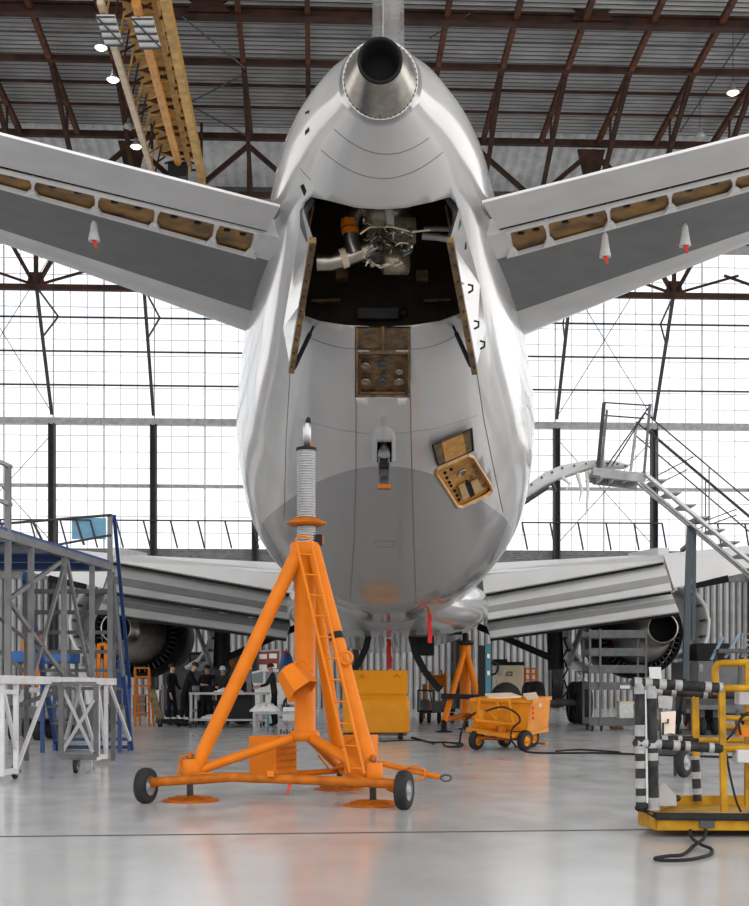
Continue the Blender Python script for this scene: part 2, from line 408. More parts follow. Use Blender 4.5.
for px in (-140, -76, -12, 52, 116, 244, 308, 372, 437, 501, 565, 628, 691, 754, 818, 882):
    u = UP(px, vA); mb = MB()
    mb.bar(H(u, 50, ZR(50) - .2), H(u, 66, ZR(66) - .2), .22, .3)
    struct(mb, trim(), M['rust2'], 'rust coloured roof rafter running away under the sheeting', 'rafter', 'roof rafters')
    mb = MB(); mb.bar(H(u, vA, ZR(vA) - .3), H(u, 66.2, 25.9), .2, .26); mb.bar(H(u, 63.2, ZR(63.2) - .3), H(u, 63.2, 27.6), .1, .1)
    struct(mb, trim(), M['rust'], 'dark rust strut dropping from the forked roof beam', 'strut', 'roof struts')
struct(MB().bar(H(-48, 66.2, 25.9), H(48, 66.2, 25.9), .28, .26), trim(), M['rust'], 'dark lower chord beneath the far roof beam', 'roof beam')
struct(MB().bar(H(-48, 69, 27.2), H(48, 69, 27.2), .2, .3), trim(), M['darksteel'], 'dark girder beneath the pale roof strip', 'roof beam')
for k in range(-6, 7):
    u = 14.0 + k * 5.8; mb = MB()
    if k % 2 == 0:
        mb.plate([H(u - .7, 66.1, 28.5), H(u + .7, 66.1, 28.5), H(u + .4, 66.1, 27.2), H(u - .4, 66.1, 27.2)], H(0, .2, 0) - H(0, 0, 0))
    mb.bar(H(u, 66.2, 28.4), H(u + 2.9, 66.2, 25.9), .22, .22); mb.bar(H(u, 66.2, 28.4), H(u - 2.9, 66.2, 25.9), .22, .22); mb.bar(H(u, 66.2, 28.4), H(u, 66.2, 25.9), .14, .14)
    mb.bar(H(u - 2, 69, 27.2), H(u + 2, 71.5, 28), .1, .1)
    struct(mb, trim(), M['rust'], 'dark roof truss web between the far roof beam and its lower chord', 'truss', 'far roof truss webs')
for (p, q) in (((182, 8), (245, 60)), ((190, 95), (245, 66)), ((190, 98), (245, 128)), ((430, 30), (470, 5)), ((749, 20), (680, 125))):
    a = HB(p[0], p[1], VR(p[1])); b = HB(q[0], q[1], VR(q[1])); dz = V((0, 0, -.35))
    struct(MB().tube([a + dz, b + dz], .035, 6), trim(), M['darksteel'], 'thin bracing rod under the roof sheeting', 'brace', 'roof bracing rods')
for px in (592, 208):
    mb = MB(); v = VR(10) - .1; u = UP(px, v); z = ZR(v) - .1
    for s in (-1, 1): mb.bar(H(u, v, z), H(u + s * 2.2, v, z + 1.1), .18, .18); mb.bar(H(u, v, z - .1), H(u + s * 1.0, v, z + 1.1), .16, .16)
    mb.plate([H(u - .9, v - .1, z - .2), H(u + .9, v - .1, z - .2), H(u + .4, v - .1, z + .6), H(u - .4, v - .1, z + .6)], H(0, .2, 0) - H(0, 0, 0))
    struct(mb, trim(), M['rust'], 'rusty truss joint with gusset on the nearest roof beam', 'truss', 'nearest beam truss joints')

# walkway railing along the foot of the windows
def railing(name, px0, px1, label):
    t = thing(name, H(UP((px0 + px1) / 2, VW - .8), VW - .8, 8.7), label, 'railing')
    mb = MB(); mb.tube([H(UP(px0, VW - .8), VW - .8, 10.15), H(UP(px1, VW - .8), VW - .8, 10.15)], .045, 6); mb.build('top_rail', M['column'], t)
    n = max(2, round((px1 - px0) / 29)); 
    for k in range(n + 1):
        px = px0 + (px1 - px0) * k / n; u = UP(px, VW - .8)
        MB().bar(H(u + .35, VW - .5, 8.7), H(u, VW - .8, 10.17), .07, .07).build('post', M['column'], t)
    return t
railing('walkway_railing', 116, 252, 'dark walkway railing below the windows left of the fuselage')
railing('walkway_railing', 522, 662, 'dark walkway railing below the windows right of the fuselage')
railing('walkway_railing', -90, 90, 'dark walkway railing below the windows behind the scaffold')
railing('walkway_railing', 690, 800, 'dark walkway railing beyond the sloping stairs')
mb = MB(); a = HB(72, 539, VW - .5); b = HB(106, 518, VW - .5)
mb.box((a + b) / 2, (b.x - a.x, .08, b.z - a.z), .0446); o = mb.build('blue_sheet', mat('pale_blue_sheet', (.20, .47, .66), .6, 0, .3, 1))
tag(o, 'pale blue sheet standing against the lower windows', 'sheet')

# overhead crane
t = thing('gantry_crane', HB(150, 100, 57), 'yellow lattice overhead crane hanging under the roof', 'crane')
ZC = 26.6
def cp(px, py, dz=0):
    v = (ZC - EYE) * F / (HY - py)
    for _ in range(4):
        u = UP(px, v); v = (ZC - EYE) * F / (HY - py) / 1.0
        v = (v - UP(px, v) * SS) / CC
    return H(UP(px, v), v, ZC + dz)
def cq(p, q, f): return p.lerp(q, f)
L0, L1 = cp(100, 0), cp(154, 178); R0, R1 = cp(164, -6), cp(203, 182)
MB().bar(L0, L1, .24, .3).build('side_beam', M['cream'], t)
MB().bar(R0, R1, .34, .5).build('side_beam', M['craney'], t)
o0, o1 = cp(150, -6, .6), cp(190, 182, .6)
MB().bar(o0 + V((.0, 0, 0)), o1, .22, .3).build('side_beam', M['craney'], t)
p0, p1 = cp(136, 0, -.1), cp(178, 160, -.1)
MB().tube([p0, p1], .19, 10).build('hoist_tube', M['craneo'], t)
UPZ = V((0, 0, 1.1)); mb = MB()
a, b = cp(114, 0) + UPZ, cp(160, 178) + UPZ; c, d = R0 + UPZ, R1 + UPZ
mb.plate([a, c, d, b], V((0, 0, .06))); mb.build('deck', M['craney'], t)
for k in range(12):
    f, f2 = k / 12, (k + 1) / 12; mb = MB()
    l, r, l2, r2 = cq(L0, L1, f), cq(R0, R1, f), cq(L0, L1, f2), cq(R0, R1, f2)
    l = l.lerp(r, .22); l2 = l2.lerp(r2, .22)
    mb.bar(l + UPZ * .7, r + UPZ * .7, .12, .14); mb.bar(l + UPZ * .7, r2 + UPZ * .7, .08, .08); mb.bar(r + UPZ * .7, l2 + UPZ * .7, .08, .08)
    mb.bar(cq(L0, L1, f), l2 + UPZ, .07, .07); mb.bar(l + UPZ, cq(L0, L1, f2), .07, .07); mb.bar(cq(R0, R1, f), cq(o0, o1, f2) , .1, .1)
    mb.build('lattice', M['rust2'] if k % 2 else M['craney'], t)
for (x0, x1, y0, y1) in ((96, 119, 8, 37), (131, 157, 10, 40)):
    mb = MB(); q = [cp(x0, y0, -.3), cp(x1 - 4, y0, -.3), cp(x1 + 4, y1, -.3), cp(x0 + 9, y1, -.3)]
    mb.plate(q, V((0, 0, .05))); o = mb.build('platform', M['lightgrey'], t); o['label'] = 'pale checkered crane platform'
    mb = MB()
    for k in range(5): mb.bar(q[0].lerp(q[3], k / 4) - V((0, 0, .04)), q[1].lerp(q[2], k / 4) - V((0, 0, .04)), .06, .06)
    mb.bar(q[0], q[2], .06, .06); mb.build('platform_grid', M['darksteel'], o)
for p_, nm in ((cp(178, 163, -.4), 'hook_block'),):
    mb = MB(); mb.box(p_, (.9, .6, .7)); mb.tube([p_, p_ - V((0, 0, .9))], .08, 6); mb.build(nm, M['black'], t)
mb = MB()
for k in (0, .95): mb.bar(cq(L0, L1, k) + UPZ, cq(L0, L1, k) + UPZ + V((0, 0, 2.2)), .12); mb.bar(cq(R0, R1, k), cq(R0, R1, k) + V((0, 0, 3.2)), .12)
mb.build('hanger', M['rust'], t)

# pendant lamps
for (px, py, lit, lab) in ((101, 48, 'lampglow', 'lit bell lamp hanging beside the crane platform, topmost of the left lamps'), (113, 80, 'lampglow', 'lit bell lamp left of the crane, second down'),
                           (129, 127, 'galv', 'unlit bell lamp left of the crane, third down'), (136, 147, 'lampwarm', 'warm lit bell lamp just above the left stabilizer'),
                           (733, 93, 'lampwarm', 'warm lit bell lamp at the right edge under the roof'), (700, 136, 'galv', 'unlit bell lamp under the right roof')):
    v = 56 if py < 100 else 61.5; p = HB(px, py, v); zr = ZR(v) - .1
    t = thing('pendant_lamp', p, lab, 'lamp')
    MB().lathe([(.05, .42), (.08, .34), (.10, .22), (.2, .12), (.29, 0), (.27, .0), (.18, .1), (.02, .2)], p, n=18).build('shade', M['galv'], t)
    MB().lathe([(0.001, -.07), (.17, -.055), (.24, .02), (.2, .06), (.001, .07)], p, n=16).build('bulb', M[lit], t)
    MB().tube([p + V((0, 0, .4)), V((p.x, p.y, zr))], .015, 5).build('cord', M['black'], t)
# ------------------------------------------------------------------ airliner
def AX(d): return .0545 + .0135 * (d - 13)
plane = thing('airliner', V((AX(38.6), 38.6, 0)), 'large grey white airliner seen from its tail, parked in the hangar centre', 'airplane')

ST = [  # distance, centre row, half width, half height above, half height below (pixels of the photograph)
    (13.41, 80, 38, 41, 40), (13.87, 98, 56, 52, 56), (14.2, 112, 71, 60, 67), (14.63, 128, 86, 58, 81), (15.37, 165, 102, 76, 91),
    (16.7, 215, 114, 98, 114), (19.17, 290, 131, 100, 150), (21.96, 370, 144, 114, 165), (24.4, 435, 148.5, 132, 166)]
RAW = []
for d, cy, w, ht, hb in ST:
    k = d / F; RAW.append((d, EYE + (HY - cy) * k, w * k, ht * k, hb * k))
RAW += [(26.2, 5.32, 2.82, 2.82, 2.84), (30, 5.30, 2.82, 2.82, 2.82), (40, 5.30, 2.82, 2.82, 2.82), (50, 5.3, 2.82, 2.82, 2.82), (54, 5.1, 2.5, 2.5, 2.5), (57, 4.8, 1.7, 1.7, 1.7), (58.5, 4.6, .7, .7, .7)]
def interp(x, pts, j):
    n = len(pts); i = 0
    while i < n - 2 and pts[i + 1][0] < x: i += 1
    def slope(k):
        if k == 0: return (pts[1][j] - pts[0][j]) / (pts[1][0] - pts[0][0])
        if k == n - 1: return (pts[-1][j] - pts[-2][j]) / (pts[-1][0] - pts[-2][0])
        a = (pts[k][j] - pts[k - 1][j]) / (pts[k][0] - pts[k - 1][0]); b = (pts[k + 1][j] - pts[k][j]) / (pts[k + 1][0] - pts[k][0])
        return 0 if a * b <= 0 else 2 * a * b / (a + b)
    x0, x1 = pts[i][0], pts[i + 1][0]; h = x1 - x0; t = max(0, min(1, (x - x0) / h))
    m0, m1 = slope(i), slope(i + 1); y0, y1 = pts[i][j], pts[i + 1][j]
    return (2 * t ** 3 - 3 * t * t + 1) * y0 + (t ** 3 - 2 * t * t + t) * h * m0 + (-2 * t ** 3 + 3 * t * t) * y1 + (t ** 3 - t * t) * h * m1
def section(d, n=112, grow=0):
    zc, w, ht, hb = (interp(d, RAW, j) for j in (1, 2, 3, 4)); out = []
    for k in range(n):
        th = 2 * pi * k / n; c, s = math.cos(th), math.sin(th)
        out.append(V((AX(d) + (w + grow) * c, d, zc + ((ht if s > 0 else hb) + grow) * s)))
    return out
ds = [13.41 + (26.2 - 13.41) * (i / 64) ** 1.15 for i in range(65)] + [28, 32, 38, 44, 50, 52, 54, 55.5, 57, 58, 58.5]
fmb = MB().loft([section(d) for d in ds])
_b = bmesh.new(); _me = fmb.data('tmp', V((0, 0, 0))); _b.from_mesh(_me); _b.transform(Matrix.Identity(4)); BV = BVHTree.FromBMesh(_b); _b.free()
CAM = V((0, 0, EYE))
def rc(px, py, off=0.0):
    dr = (at(px, py, 1.0) - CAM); hit = BV.ray_cast(CAM, dr.normalized())
    if hit[0] is None: return at(px, py, 20)
    d = hit[0].y; return at(px, py, d + off)
def rcn(px, py):
    dr = (at(px, py, 1.0) - CAM).normalized(); h = BV.ray_cast(CAM, dr); n = h[1]
    return -n if n.dot(dr) > 0 else n

BAY = [(303, 212), (305, 203), (311, 197), (330, 201), (355, 207.5), (380, 209.5), (405, 208), (432, 202), (450, 197), (456, 203), (459, 214), (461, 250), (464, 290), (466, 311), (440, 321), (410, 325.5), (380, 327), (345, 325), (320, 321), (305, 316), (304, 290), (303, 250)]
P1 = [(355, 326.5), (410.5, 326.5), (410.5, 397.5), (355, 397.5)]
P2 = [(437, 469), (447, 464.5), (468, 455), (473, 457), (490, 484), (492, 490), (487, 495), (462, 507), (457, 506), (437, 475)]
P2L = [(432, 449), (470, 433), (473, 451), (438, 466)]
SK = [(376.5, 442), (391.5, 442), (391.5, 462), (376.5, 462)]
def frustum(poly, near, far):
    """closed cutter between two sets of distances"""
    n = len(poly); a = [at(*poly[i], near(i)) for i in range(n)]; b = [at(*poly[i], far(i)) for i in range(n)]
    mb = MB(); mb.add(a + b, [tuple(range(n)), tuple(reversed(range(n, 2 * n)))] + [(i, (i + 1) % n, n + (i + 1) % n, n + i) for i in range(n)]); return mb
def belly_paint():
    m = M['white'].copy(); m.name = 'aircraft_white_grey_belly'; nt = m.node_tree; N = nt.nodes; L = nt.links; b = N['Principled BSDF']
    src = b.inputs['Base Color'].links[0].from_socket; g = N.new('ShaderNodeNewGeometry'); sx = N.new('ShaderNodeSeparateXYZ'); L.new(g.outputs['Position'], sx.inputs[0])
    ma = N.new('ShaderNodeMath'); ma.operation = 'MULTIPLY_ADD'; L.new(sx.outputs['Y'], ma.inputs[0]); ma.inputs[1].default_value = .077; L.new(sx.outputs['Z'], ma.inputs[2])   # waterline of the grey belly paint
    cp = N.new('ShaderNodeMath'); cp.operation = 'LESS_THAN'; L.new(ma.outputs[0], cp.inputs[0]); cp.inputs[1].default_value = 4.37 + .077 * 20.2
    mx = N.new('ShaderNodeMix'); mx.data_type = 'RGBA'; L.new(cp.outputs[0], mx.inputs[0]); L.new(src, mx.inputs[6]); mx.inputs[7].default_value = (.27, .27, .272, 1); L.new(mx.outputs[2], b.inputs['Base Color']); return m
fus = fmb.build('fuselage', [belly_paint(), M['bay'], M['rusty'], M['amber'], M['soot']], plane)
def cut(mb, m):
    c = mb.build('cutter', [M[m]], None); md = fus.modifiers.new('c', 'BOOLEAN'); md.operation = 'DIFFERENCE'; md.object = c; md.solver = 'EXACT'
    try: md.material_mode = 'TRANSFER'
    except Exception: pass
    bpy.context.view_layer.update()
    dg = bpy.context.evaluated_depsgraph_get(); nm = bpy.data.meshes.new_from_object(fus.evaluated_get(dg))
    fus.modifiers.remove(md); fus.data = nm; me = c.data; bpy.data.objects.remove(c); bpy.data.meshes.remove(me)
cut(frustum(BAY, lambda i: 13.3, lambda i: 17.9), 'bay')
sd = lambda poly, o: (lambda i: rc(*poly[i]).y + o)
cut(frustum(P1, sd(P1, -.3), sd(P1, .16)), 'rusty')
cut(frustum(P2, sd(P2, -.25), sd(P2, .14)), 'amber')
cut(frustum(SK, sd(SK, -.3), sd(SK, .35)), 'soot')

# tail cone of bare metal and the exhaust
tip = at(380, 62, 13.0); zc1 = EYE + (HY - 80) * 13.41 / F; secs = []
for t in (0, .12, .35, .65, 1.0):
    d = 13.0 + .42 * t; r = (22.5 + (36.9 - 22.5) * t ** .85) * d / F; z = tip.z + (zc1 - tip.z) * t; rz = r * (1 + .06 * t)
    secs.append([V((AX(d) + r * math.cos(2 * pi * k / 64), d, z + rz * math.sin(2 * pi * k / 64))) for k in range(64)])
cone = MB().loft(secs, True, 0, caps=False).build('tail_cone', M['steel'], plane)
ax = (V((AX(13.42), 13.42, zc1)) - tip).normalized(); rr = 20.6 * 13 / F
MB().lathe([(rr * 1.09, .02), (rr * 1.1, -.045), (rr * 1.0, -.06), (rr * .93, -.03), (rr * .9, .25), (.001, .27)], tip, V((0, 1, .08)), 40).build('exhaust_pipe', M['soot'], plane)
mb = MB()
for k in range(44):
    th = 2 * pi * k / 44; p = V((AX(13.4) + .374 * math.cos(th), 13.40, zc1 + .396 * math.sin(th))); mb.box(p, (.010, .010, .010))
for k in range(9):
    f = k / 8; p = at(379.5, 88 + 28 * f, 13.1 + .28 * f); mb.box(p + V((0, -.012, 0)), (.012, .012, .012))
mb.build('rivet_row', M['soot'], cone)['kind'] = 'stuff'

# seams of the skin
def seam(mb, pts, r=.006, n=14):
    out = []
    for i in range(len(pts) - 1):
        for k in range(n):
            f = k / n; out.append(rc(pts[i][0] + (pts[i + 1][0] - pts[i][0]) * f, pts[i][1] + (pts[i + 1][1] - pts[i][1]) * f, -.002))
    out.append(rc(*pts[-1], -.002)); mb.tube(out, r, 4)
def arc(xl, yl, xc, yc, xr, yr):
    pts = []
    for k in range(13):
        x = xl + (xr - xl) * k / 12
        a = (x - xc) * (x - xr) / ((xl - xc) * (xl - xr)) * yl + (x - xl) * (x - xr) / ((xc - xl) * (xc - xr)) * yc + (x - xl) * (x - xc) / ((xr - xl) * (xr - xc)) * yr
        pts.append((x, a))
    return pts
mb = MB()
for a in ((334, 129, 381, 154, 429, 138), (321, 150, 381, 178.5, 443, 152), (300, 168, 305, 174, 311, 180)): seam(mb, arc(*a), .004, 4)
seam(mb, arc(306, 336, 330, 345, 355, 349), .004, 4); seam(mb, arc(411, 349, 436, 345, 458, 334), .004, 4)
seam(mb, [(356, 399), (356, 470), (354, 540), (350, 600)], .006); seam(mb, [(410.5, 399), (412, 470), (414, 540), (416, 600)], .006)
seam(mb, [(290, 373), (286, 440), (284, 520)], .005); seam(mb, [(477, 374), (484, 420), (492, 460), (503, 512)], .007)
seam(mb, [(300, 420), (340, 430), (370, 434)], .003); seam(mb, [(395, 434), (440, 428), (478, 415)], .003)
mb.build('panel_seam', M['seam'], plane)['kind'] = 'stuff'
def skinquad(name, poly, m, off=-.012, th=.02, parent=plane, **k):
    q = [rc(*p, off) for p in poly]; n = rcn(*poly[0]); mb = MB(); mb.plate(q, -n * th); return mb.build(name, m, parent, **k)
skinquad('vent_slot', [(305, 112), (309, 110), (309, 131), (305, 135)], M['ventblack']); skinquad('vent_slot', [(300, 186), (303, 184), (306, 191), (304, 196)], M['ventblack'])
mb = MB(); seam(mb, [(375, 541), (395, 541), (393, 547), (377, 547), (375, 541)], .004, 3); mb.build('drain_plate', M['seam'], plane)

# bay doors, stays and equipment inside the bay
def bay_door(hinge, free, latches):
    d0 = [15.0, 16.9]; A = [at(*hinge[0], 15.05), at(*hinge[1], 16.6), at(*hinge[2], 17.5)]; B = [at(*free[2], 17.0), at(*free[1], 16.2), at(*free[0], 14.9)]
    q = A + B; mb = MB(); mb.plate(q, V((0, .05, .03))); o = mb.build('bay_door', M['white'], plane)
    mb = MB(); s = 1 if hinge[0][0] > 380 else -1
    mb.bar(B[2], B[1], .075, .07); mb.bar(B[1], B[0], .075, .07); r = mb.build('door_rim', M['rim'], o); r['label'] = 'ochre rim of the bay door'
    mb = MB()
    for k in range(9): p = B[2].lerp(B[0], (k + .5) / 9); mb.box(p + V((0, -.06, -.03)), (.025, .025, .025))
    mb.build('rivet_row', M['black'], o)['kind'] = 'stuff'
    for px, py in latches:
        p = at(px, py, 15.6 + (py - 240) / 110); MB().tube([p + V((.0, -.05, .05)), p + V((.05, -.08, .03)), p + V((.05, -.08, -.03)), p + V((0, -.05, -.05))], .014, 6).build('latch', M['black'], o)
bay_door([(459, 208), (480, 285), (486, 328)], [(450, 240), (463, 310), (475, 373)], [(461, 248), (468, 290), (474, 326), (480, 346)])
bay_door([(303, 208), (291, 285), (283, 328)], [(313, 240), (303, 300), (291, 372)], [])
for p, q in (((323, 306), (294, 368)), ((444, 306), (471, 366))):
    a, b = at(*p, 17.2), at(*q, 16.95); mb = MB(); mb.tube([a, b], .018, 6); mb.tube([a.lerp(b, .45), b], .03, 6); mb.build('door_stay', M['black'], plane)
# aft frame lips beside the bay
for pts in ([(311, 199), (304, 212), (304, 226), (310, 240)], [(449, 198), (456, 210), (457, 224), (451, 239)]):
    MB().tube([at(*p, 15.2) for p in pts], .05, 8).build('bay_frame', M['darksteel'], plane)
for pts in ([(313, 205), (309, 225), (308, 236)], [(446, 205), (450, 225), (452, 238)]): MB().tube([at(*p, 15.6) for p in pts], .022, 6).build('bay_rib', M['rim'], plane)
apu = MB(); c = at(387, 222, 16.3)
apu.lathe([(.001, -.5), (.26, -.48), (.33, -.3), (.30, -.1), (.36, .1), (.30, .5), (.001, .55)], c, V((.15, 1, -.2)), 20); 
apu.box(at(398, 233, 15.9), (.36, .3, .3), .3); apu.box(at(378, 245, 16.1), (.34, .3, .35), .2); apu.lathe([(.001, 0), (.15, 0), (.16, .3), (.001, .32)], at(383, 262, 15.9), (1, .2, .1), 14)
A = apu.build('auxiliary_power_unit', M['castmetal'], plane)
def bt(name, pts, r, m, d, n=10):
    return MB().tube([at(p[0], p[1], d + (p[2] if len(p) > 2 else 0)) for p in pts], r, n).build(name, m, A)
bt('bleed_duct', [(357, 208), (352, 218), (350, 230), (352, 243), (356, 254)], .095, M['steel'], 15.9, 14)
bt('bleed_duct', [(372, 246), (360, 252), (345, 258), (331, 262), (317, 262)], .105, M['steel'], 15.95, 14)
for p in ([(349.5, 220), (349.2, 227)], [(350, 229), (350.5, 234)]): o = bt('clamp', p, .108, M['orange'], 15.9, 14); o['label'] = 'orange duct clamp'
bt('clamp', [(341, 259), (347, 257)], .118, M['cabinet'], 15.93, 14)
bt('pipe', [(424, 229), (437, 228.5), (451, 229)], .035, M['galv'], 16.2); bt('pipe', [(422, 236), (437, 237), (450, 239)], .045, M['galv'], 16.0)
bt('pipe', [(389, 210), (390, 217), (390, 226)], .055, M['cover'], 15.7)
random.seed(3)
for k in range(26):
    x, y = random.uniform(366, 410), random.uniform(222, 264); pts = [(x, y, random.uniform(-.5, 0))]
    for j in range(4): x += random.uniform(-9, 9); y += random.uniform(-6, 7); pts.append((min(max(x, 364), 412), min(max(y, 218), 266), random.uniform(-.5, 0)))
    bt('wire', pts, random.choice((.008, .011, .015)), M[random.choice(('steel', 'galv', 'castmetal', 'cabinet', 'black'))], 15.8, 5)
bt('wire', [(360, 234), (370, 227), (392, 227), (412, 232), (430, 230)], .012, M['cabinet'], 15.5, 6); bt('wire', [(372, 262), (380, 268), (392, 264), (398, 258)], .012, M['galv'], 15.6, 6)
for px, py in ((342, 275), (422, 277)):
    MB().box(at(px, py, 17.6), (.16, .16, .14)).build('bracket', M['rim'], plane)
for x0, x1, y in ((312, 340, 302), (424, 450, 302)):
    MB().bar(at(x0, y, 17.6), at(x1, y - 1, 17.6), .12, .035).build('bay_shelf', M['rim'], plane)
MB().box(at(378, 314, 17.75), (.55, .1, .14)).build('bay_box', M['darksteel'], plane); MB().lathe([(.001, 0), (.06, 0), (.06, .06), (.001, .06)], at(404, 313, 17.6), (0, -1, 0), 14).build('bay_plug', M['black'], plane)

# upper service panel with its open lid
def disc(mb, px, py, r, off, th=.04, n=18, mi=0):
    c = rc(px, py, off); nn = rcn(px, py); mb.lathe([(.001, 0), (r, 0), (r, th), (r * .8, th * 1.2), (r * .7, th * .5), (.001, th * .5)], c, nn, n, mi)
svc = MB()
for a, b in (((356, 352), (409, 352)), ((357, 327), (357, 397)), ((409, 327), (409, 397)), ((356, 396.5), (410, 396.5)), ((383, 328), (383, 350))):
    svc.bar(rc(*a, .05), rc(*b, .05), .035, .05)
svc = svc.build('service_panel', M['rusty'], plane); svc['label'] = 'brown square service panel recess with six sockets'
for px, py in ((366, 364), (382.5, 363.5), (399, 370), (366, 380), (382.5, 380), (398.5, 380)):
    mb = MB(); disc(mb, px, py, .068 if px != 399 else .055, .11); mb.build('socket', M['darksteel'] if px == 382.5 else M['castmetal'], svc)
mb = MB(); q = [rc(357, 328, .02), rc(409, 328, .02), rc(408, 348, .04), rc(358, 348, .04)]; mb.plate(q, V((0, .02, 0)))
mb.build('lid', M['rim'], svc)
mb = MB(); q = [rc(360, 356, .1), rc(406, 356, .1), rc(406, 393, .1), rc(360, 393, .1)]
for i in range(4): mb.bar(q[i], q[(i + 1) % 4], .02, .03)
mb.build('gasket', M['rim'], svc)
MB().bar(rc(358, 351, -.02), rc(369, 351, -.02), .02, .02).build('hinge', M['galv'], svc); MB().bar(rc(396, 351, -.02), rc(408, 351, -.02), .02, .02).build('hinge', M['galv'], svc)
# tilted service panel with hinged cover
sv2 = MB(); n = len(P2)
for i in range(n): sv2.bar(rc(*P2[i], -.01), rc(*P2[(i + 1) % n], -.01), .035, .05)
sv2 = sv2.build('service_panel', M['amber'], plane); sv2['label'] = 'tilted amber service panel with open hinged cover'
ux, uy = (31 / 36.4, -14.5 / 36.4), (.47, .88)
for a, b, r in [(0, -13, .062)]:
    mb = MB(); disc(mb, 460.5, 472, .085, .06); mb.build('gauge', M['castmetal'], sv2)
for px, py in ((444.5, 472), (446.5, 477), (449, 481.5), (450.5, 485), (454, 490), (456.5, 494.5), (458.5, 499), (450.5, 468.5), (474, 466), (476.5, 472), (480, 478), (484.5, 485), (466, 480), (471, 476)):
    mb = MB(); disc(mb, px, py, .026 if px < 470 else .036, .10, .03, 12); mb.build('plug', M['black'] if px < 470 else M['rim'], sv2)
for q in ([(459, 487), (465, 484), (470, 497), (463, 500)], [(471, 483), (478, 480), (483, 490), (475, 494)]):
    skinquad('cap_plate', q, M['tan'], .06, .03, sv2)
skinquad('recess', [(465, 484), (471, 482), (475, 495), (470, 498)], M['ventblack'], .10, .01, sv2)
q = [rc(*p) + V((0, -.06 - .25 * (1 if i < 2 else 0), 0)) for i, p in enumerate(P2L)]; mb = MB(); mb.plate(q, V((0, .03, .01))); cv = mb.build('cover', M['rim'], sv2)
mb = MB(); q2 = [q[0].lerp(q[1], .22), q[0].lerp(q[1], .76), q[3].lerp(q[2], .8), q[3].lerp(q[2], .2)]; mb.plate([p + V((0, -.03, 0)) for p in q2], V((0, .03, 0))); mb.build('cover_pad', M['amber'], cv)
mb = MB()
for i in range(4): mb.bar(q[i], q[(i + 1) % 4], .03, .03)
mb.build('cover_rim', M['black'], cv)

# tail skid
sk = MB(); c = rc(383.5, 440); nn = rcn(383.5, 440); secs = []
for t in range(9):
    f = t / 8; g_ = max(0, 1 - (f + .02) * 2.4); w = 12.5 * math.sqrt(1 - g_ * g_) + .3; y = 426 + 35 * f; row = []
    for k in range(13):
        a = -1 + k / 6; bulge = .10 * math.sin(min(1, f * 1.5) * pi / 2) * max(0, 1 - a * a) ** .5
        row.append(rc(383.5 + a * w, y, .02) + V((0, -bulge - .02, -.3 * bulge)))
    secs.append(row)
vs = [p for r in secs for p in r]; fs = []
for i in range(8):
    for k in range(12):
        px = 383.5 + (-1 + (k + .5) / 6) * 12.5; py = 426 + 35 * (i + .5) / 8
        if abs(px - 384) < 7.4 and py > 441: continue
        fs.append((i * 13 + k, i * 13 + k + 1, (i + 1) * 13 + k + 1, (i + 1) * 13 + k))
sk.add(vs, fs, True); sk = sk.build('skid_fairing', M['white'], plane)
d0 = rc(384, 450).y
mb = MB(); mb.bar(at(384, 443, d0 + .25), at(384, 487, d0 - .35), .15, .13); mb.bar(at(379, 452, d0 - .05), at(379, 487, d0 - .4), .03, .12); mb.bar(at(389, 452, d0 - .05), at(389, 487, d0 - .4), .03, .12)
mb.tube([at(384, 440, d0 - .1), at(384, 455, d0 - .2)], [.02, .09], 10); ts = mb.build('tail_skid', M['screwmetal'], plane)
MB().box(at(384.5, 487, d0 - .42), (.19, .16, .06)).build('skid_shoe', M['orange_dk'], ts)
MB().tube([at(379, 466, d0 - .36), at(389, 466, d0 - .36)], .05, 10).build('pivot', M['black'], ts)

# fin and rudder
def fin_sec(z, dt, dl, th):
    pr = [(0, .012), (.12, .28), (.3, .75), (.5, 1), (.75, .85), (.92, .45), (1, .05)]; pts = []
    for c, t in pr: d = dt + (dl - dt) * c; pts.append(V((AX(d) + .075 - .06 * (1 - c) + t * th * .46, d, z)))
    for c, t in reversed(pr): d = dt + (dl - dt) * c; pts.append(V((AX(d) + .075 - .06 * (1 - c) - t * th * .38, d, z)))
    return pts
MB().loft([fin_sec(7.5, 15.4, 24.2, .60), fin_sec(9.0, 15.1, 22.4, .57), fin_sec(16, 13.2, 16.6, .3)], False).build('fin', M['white'], plane)

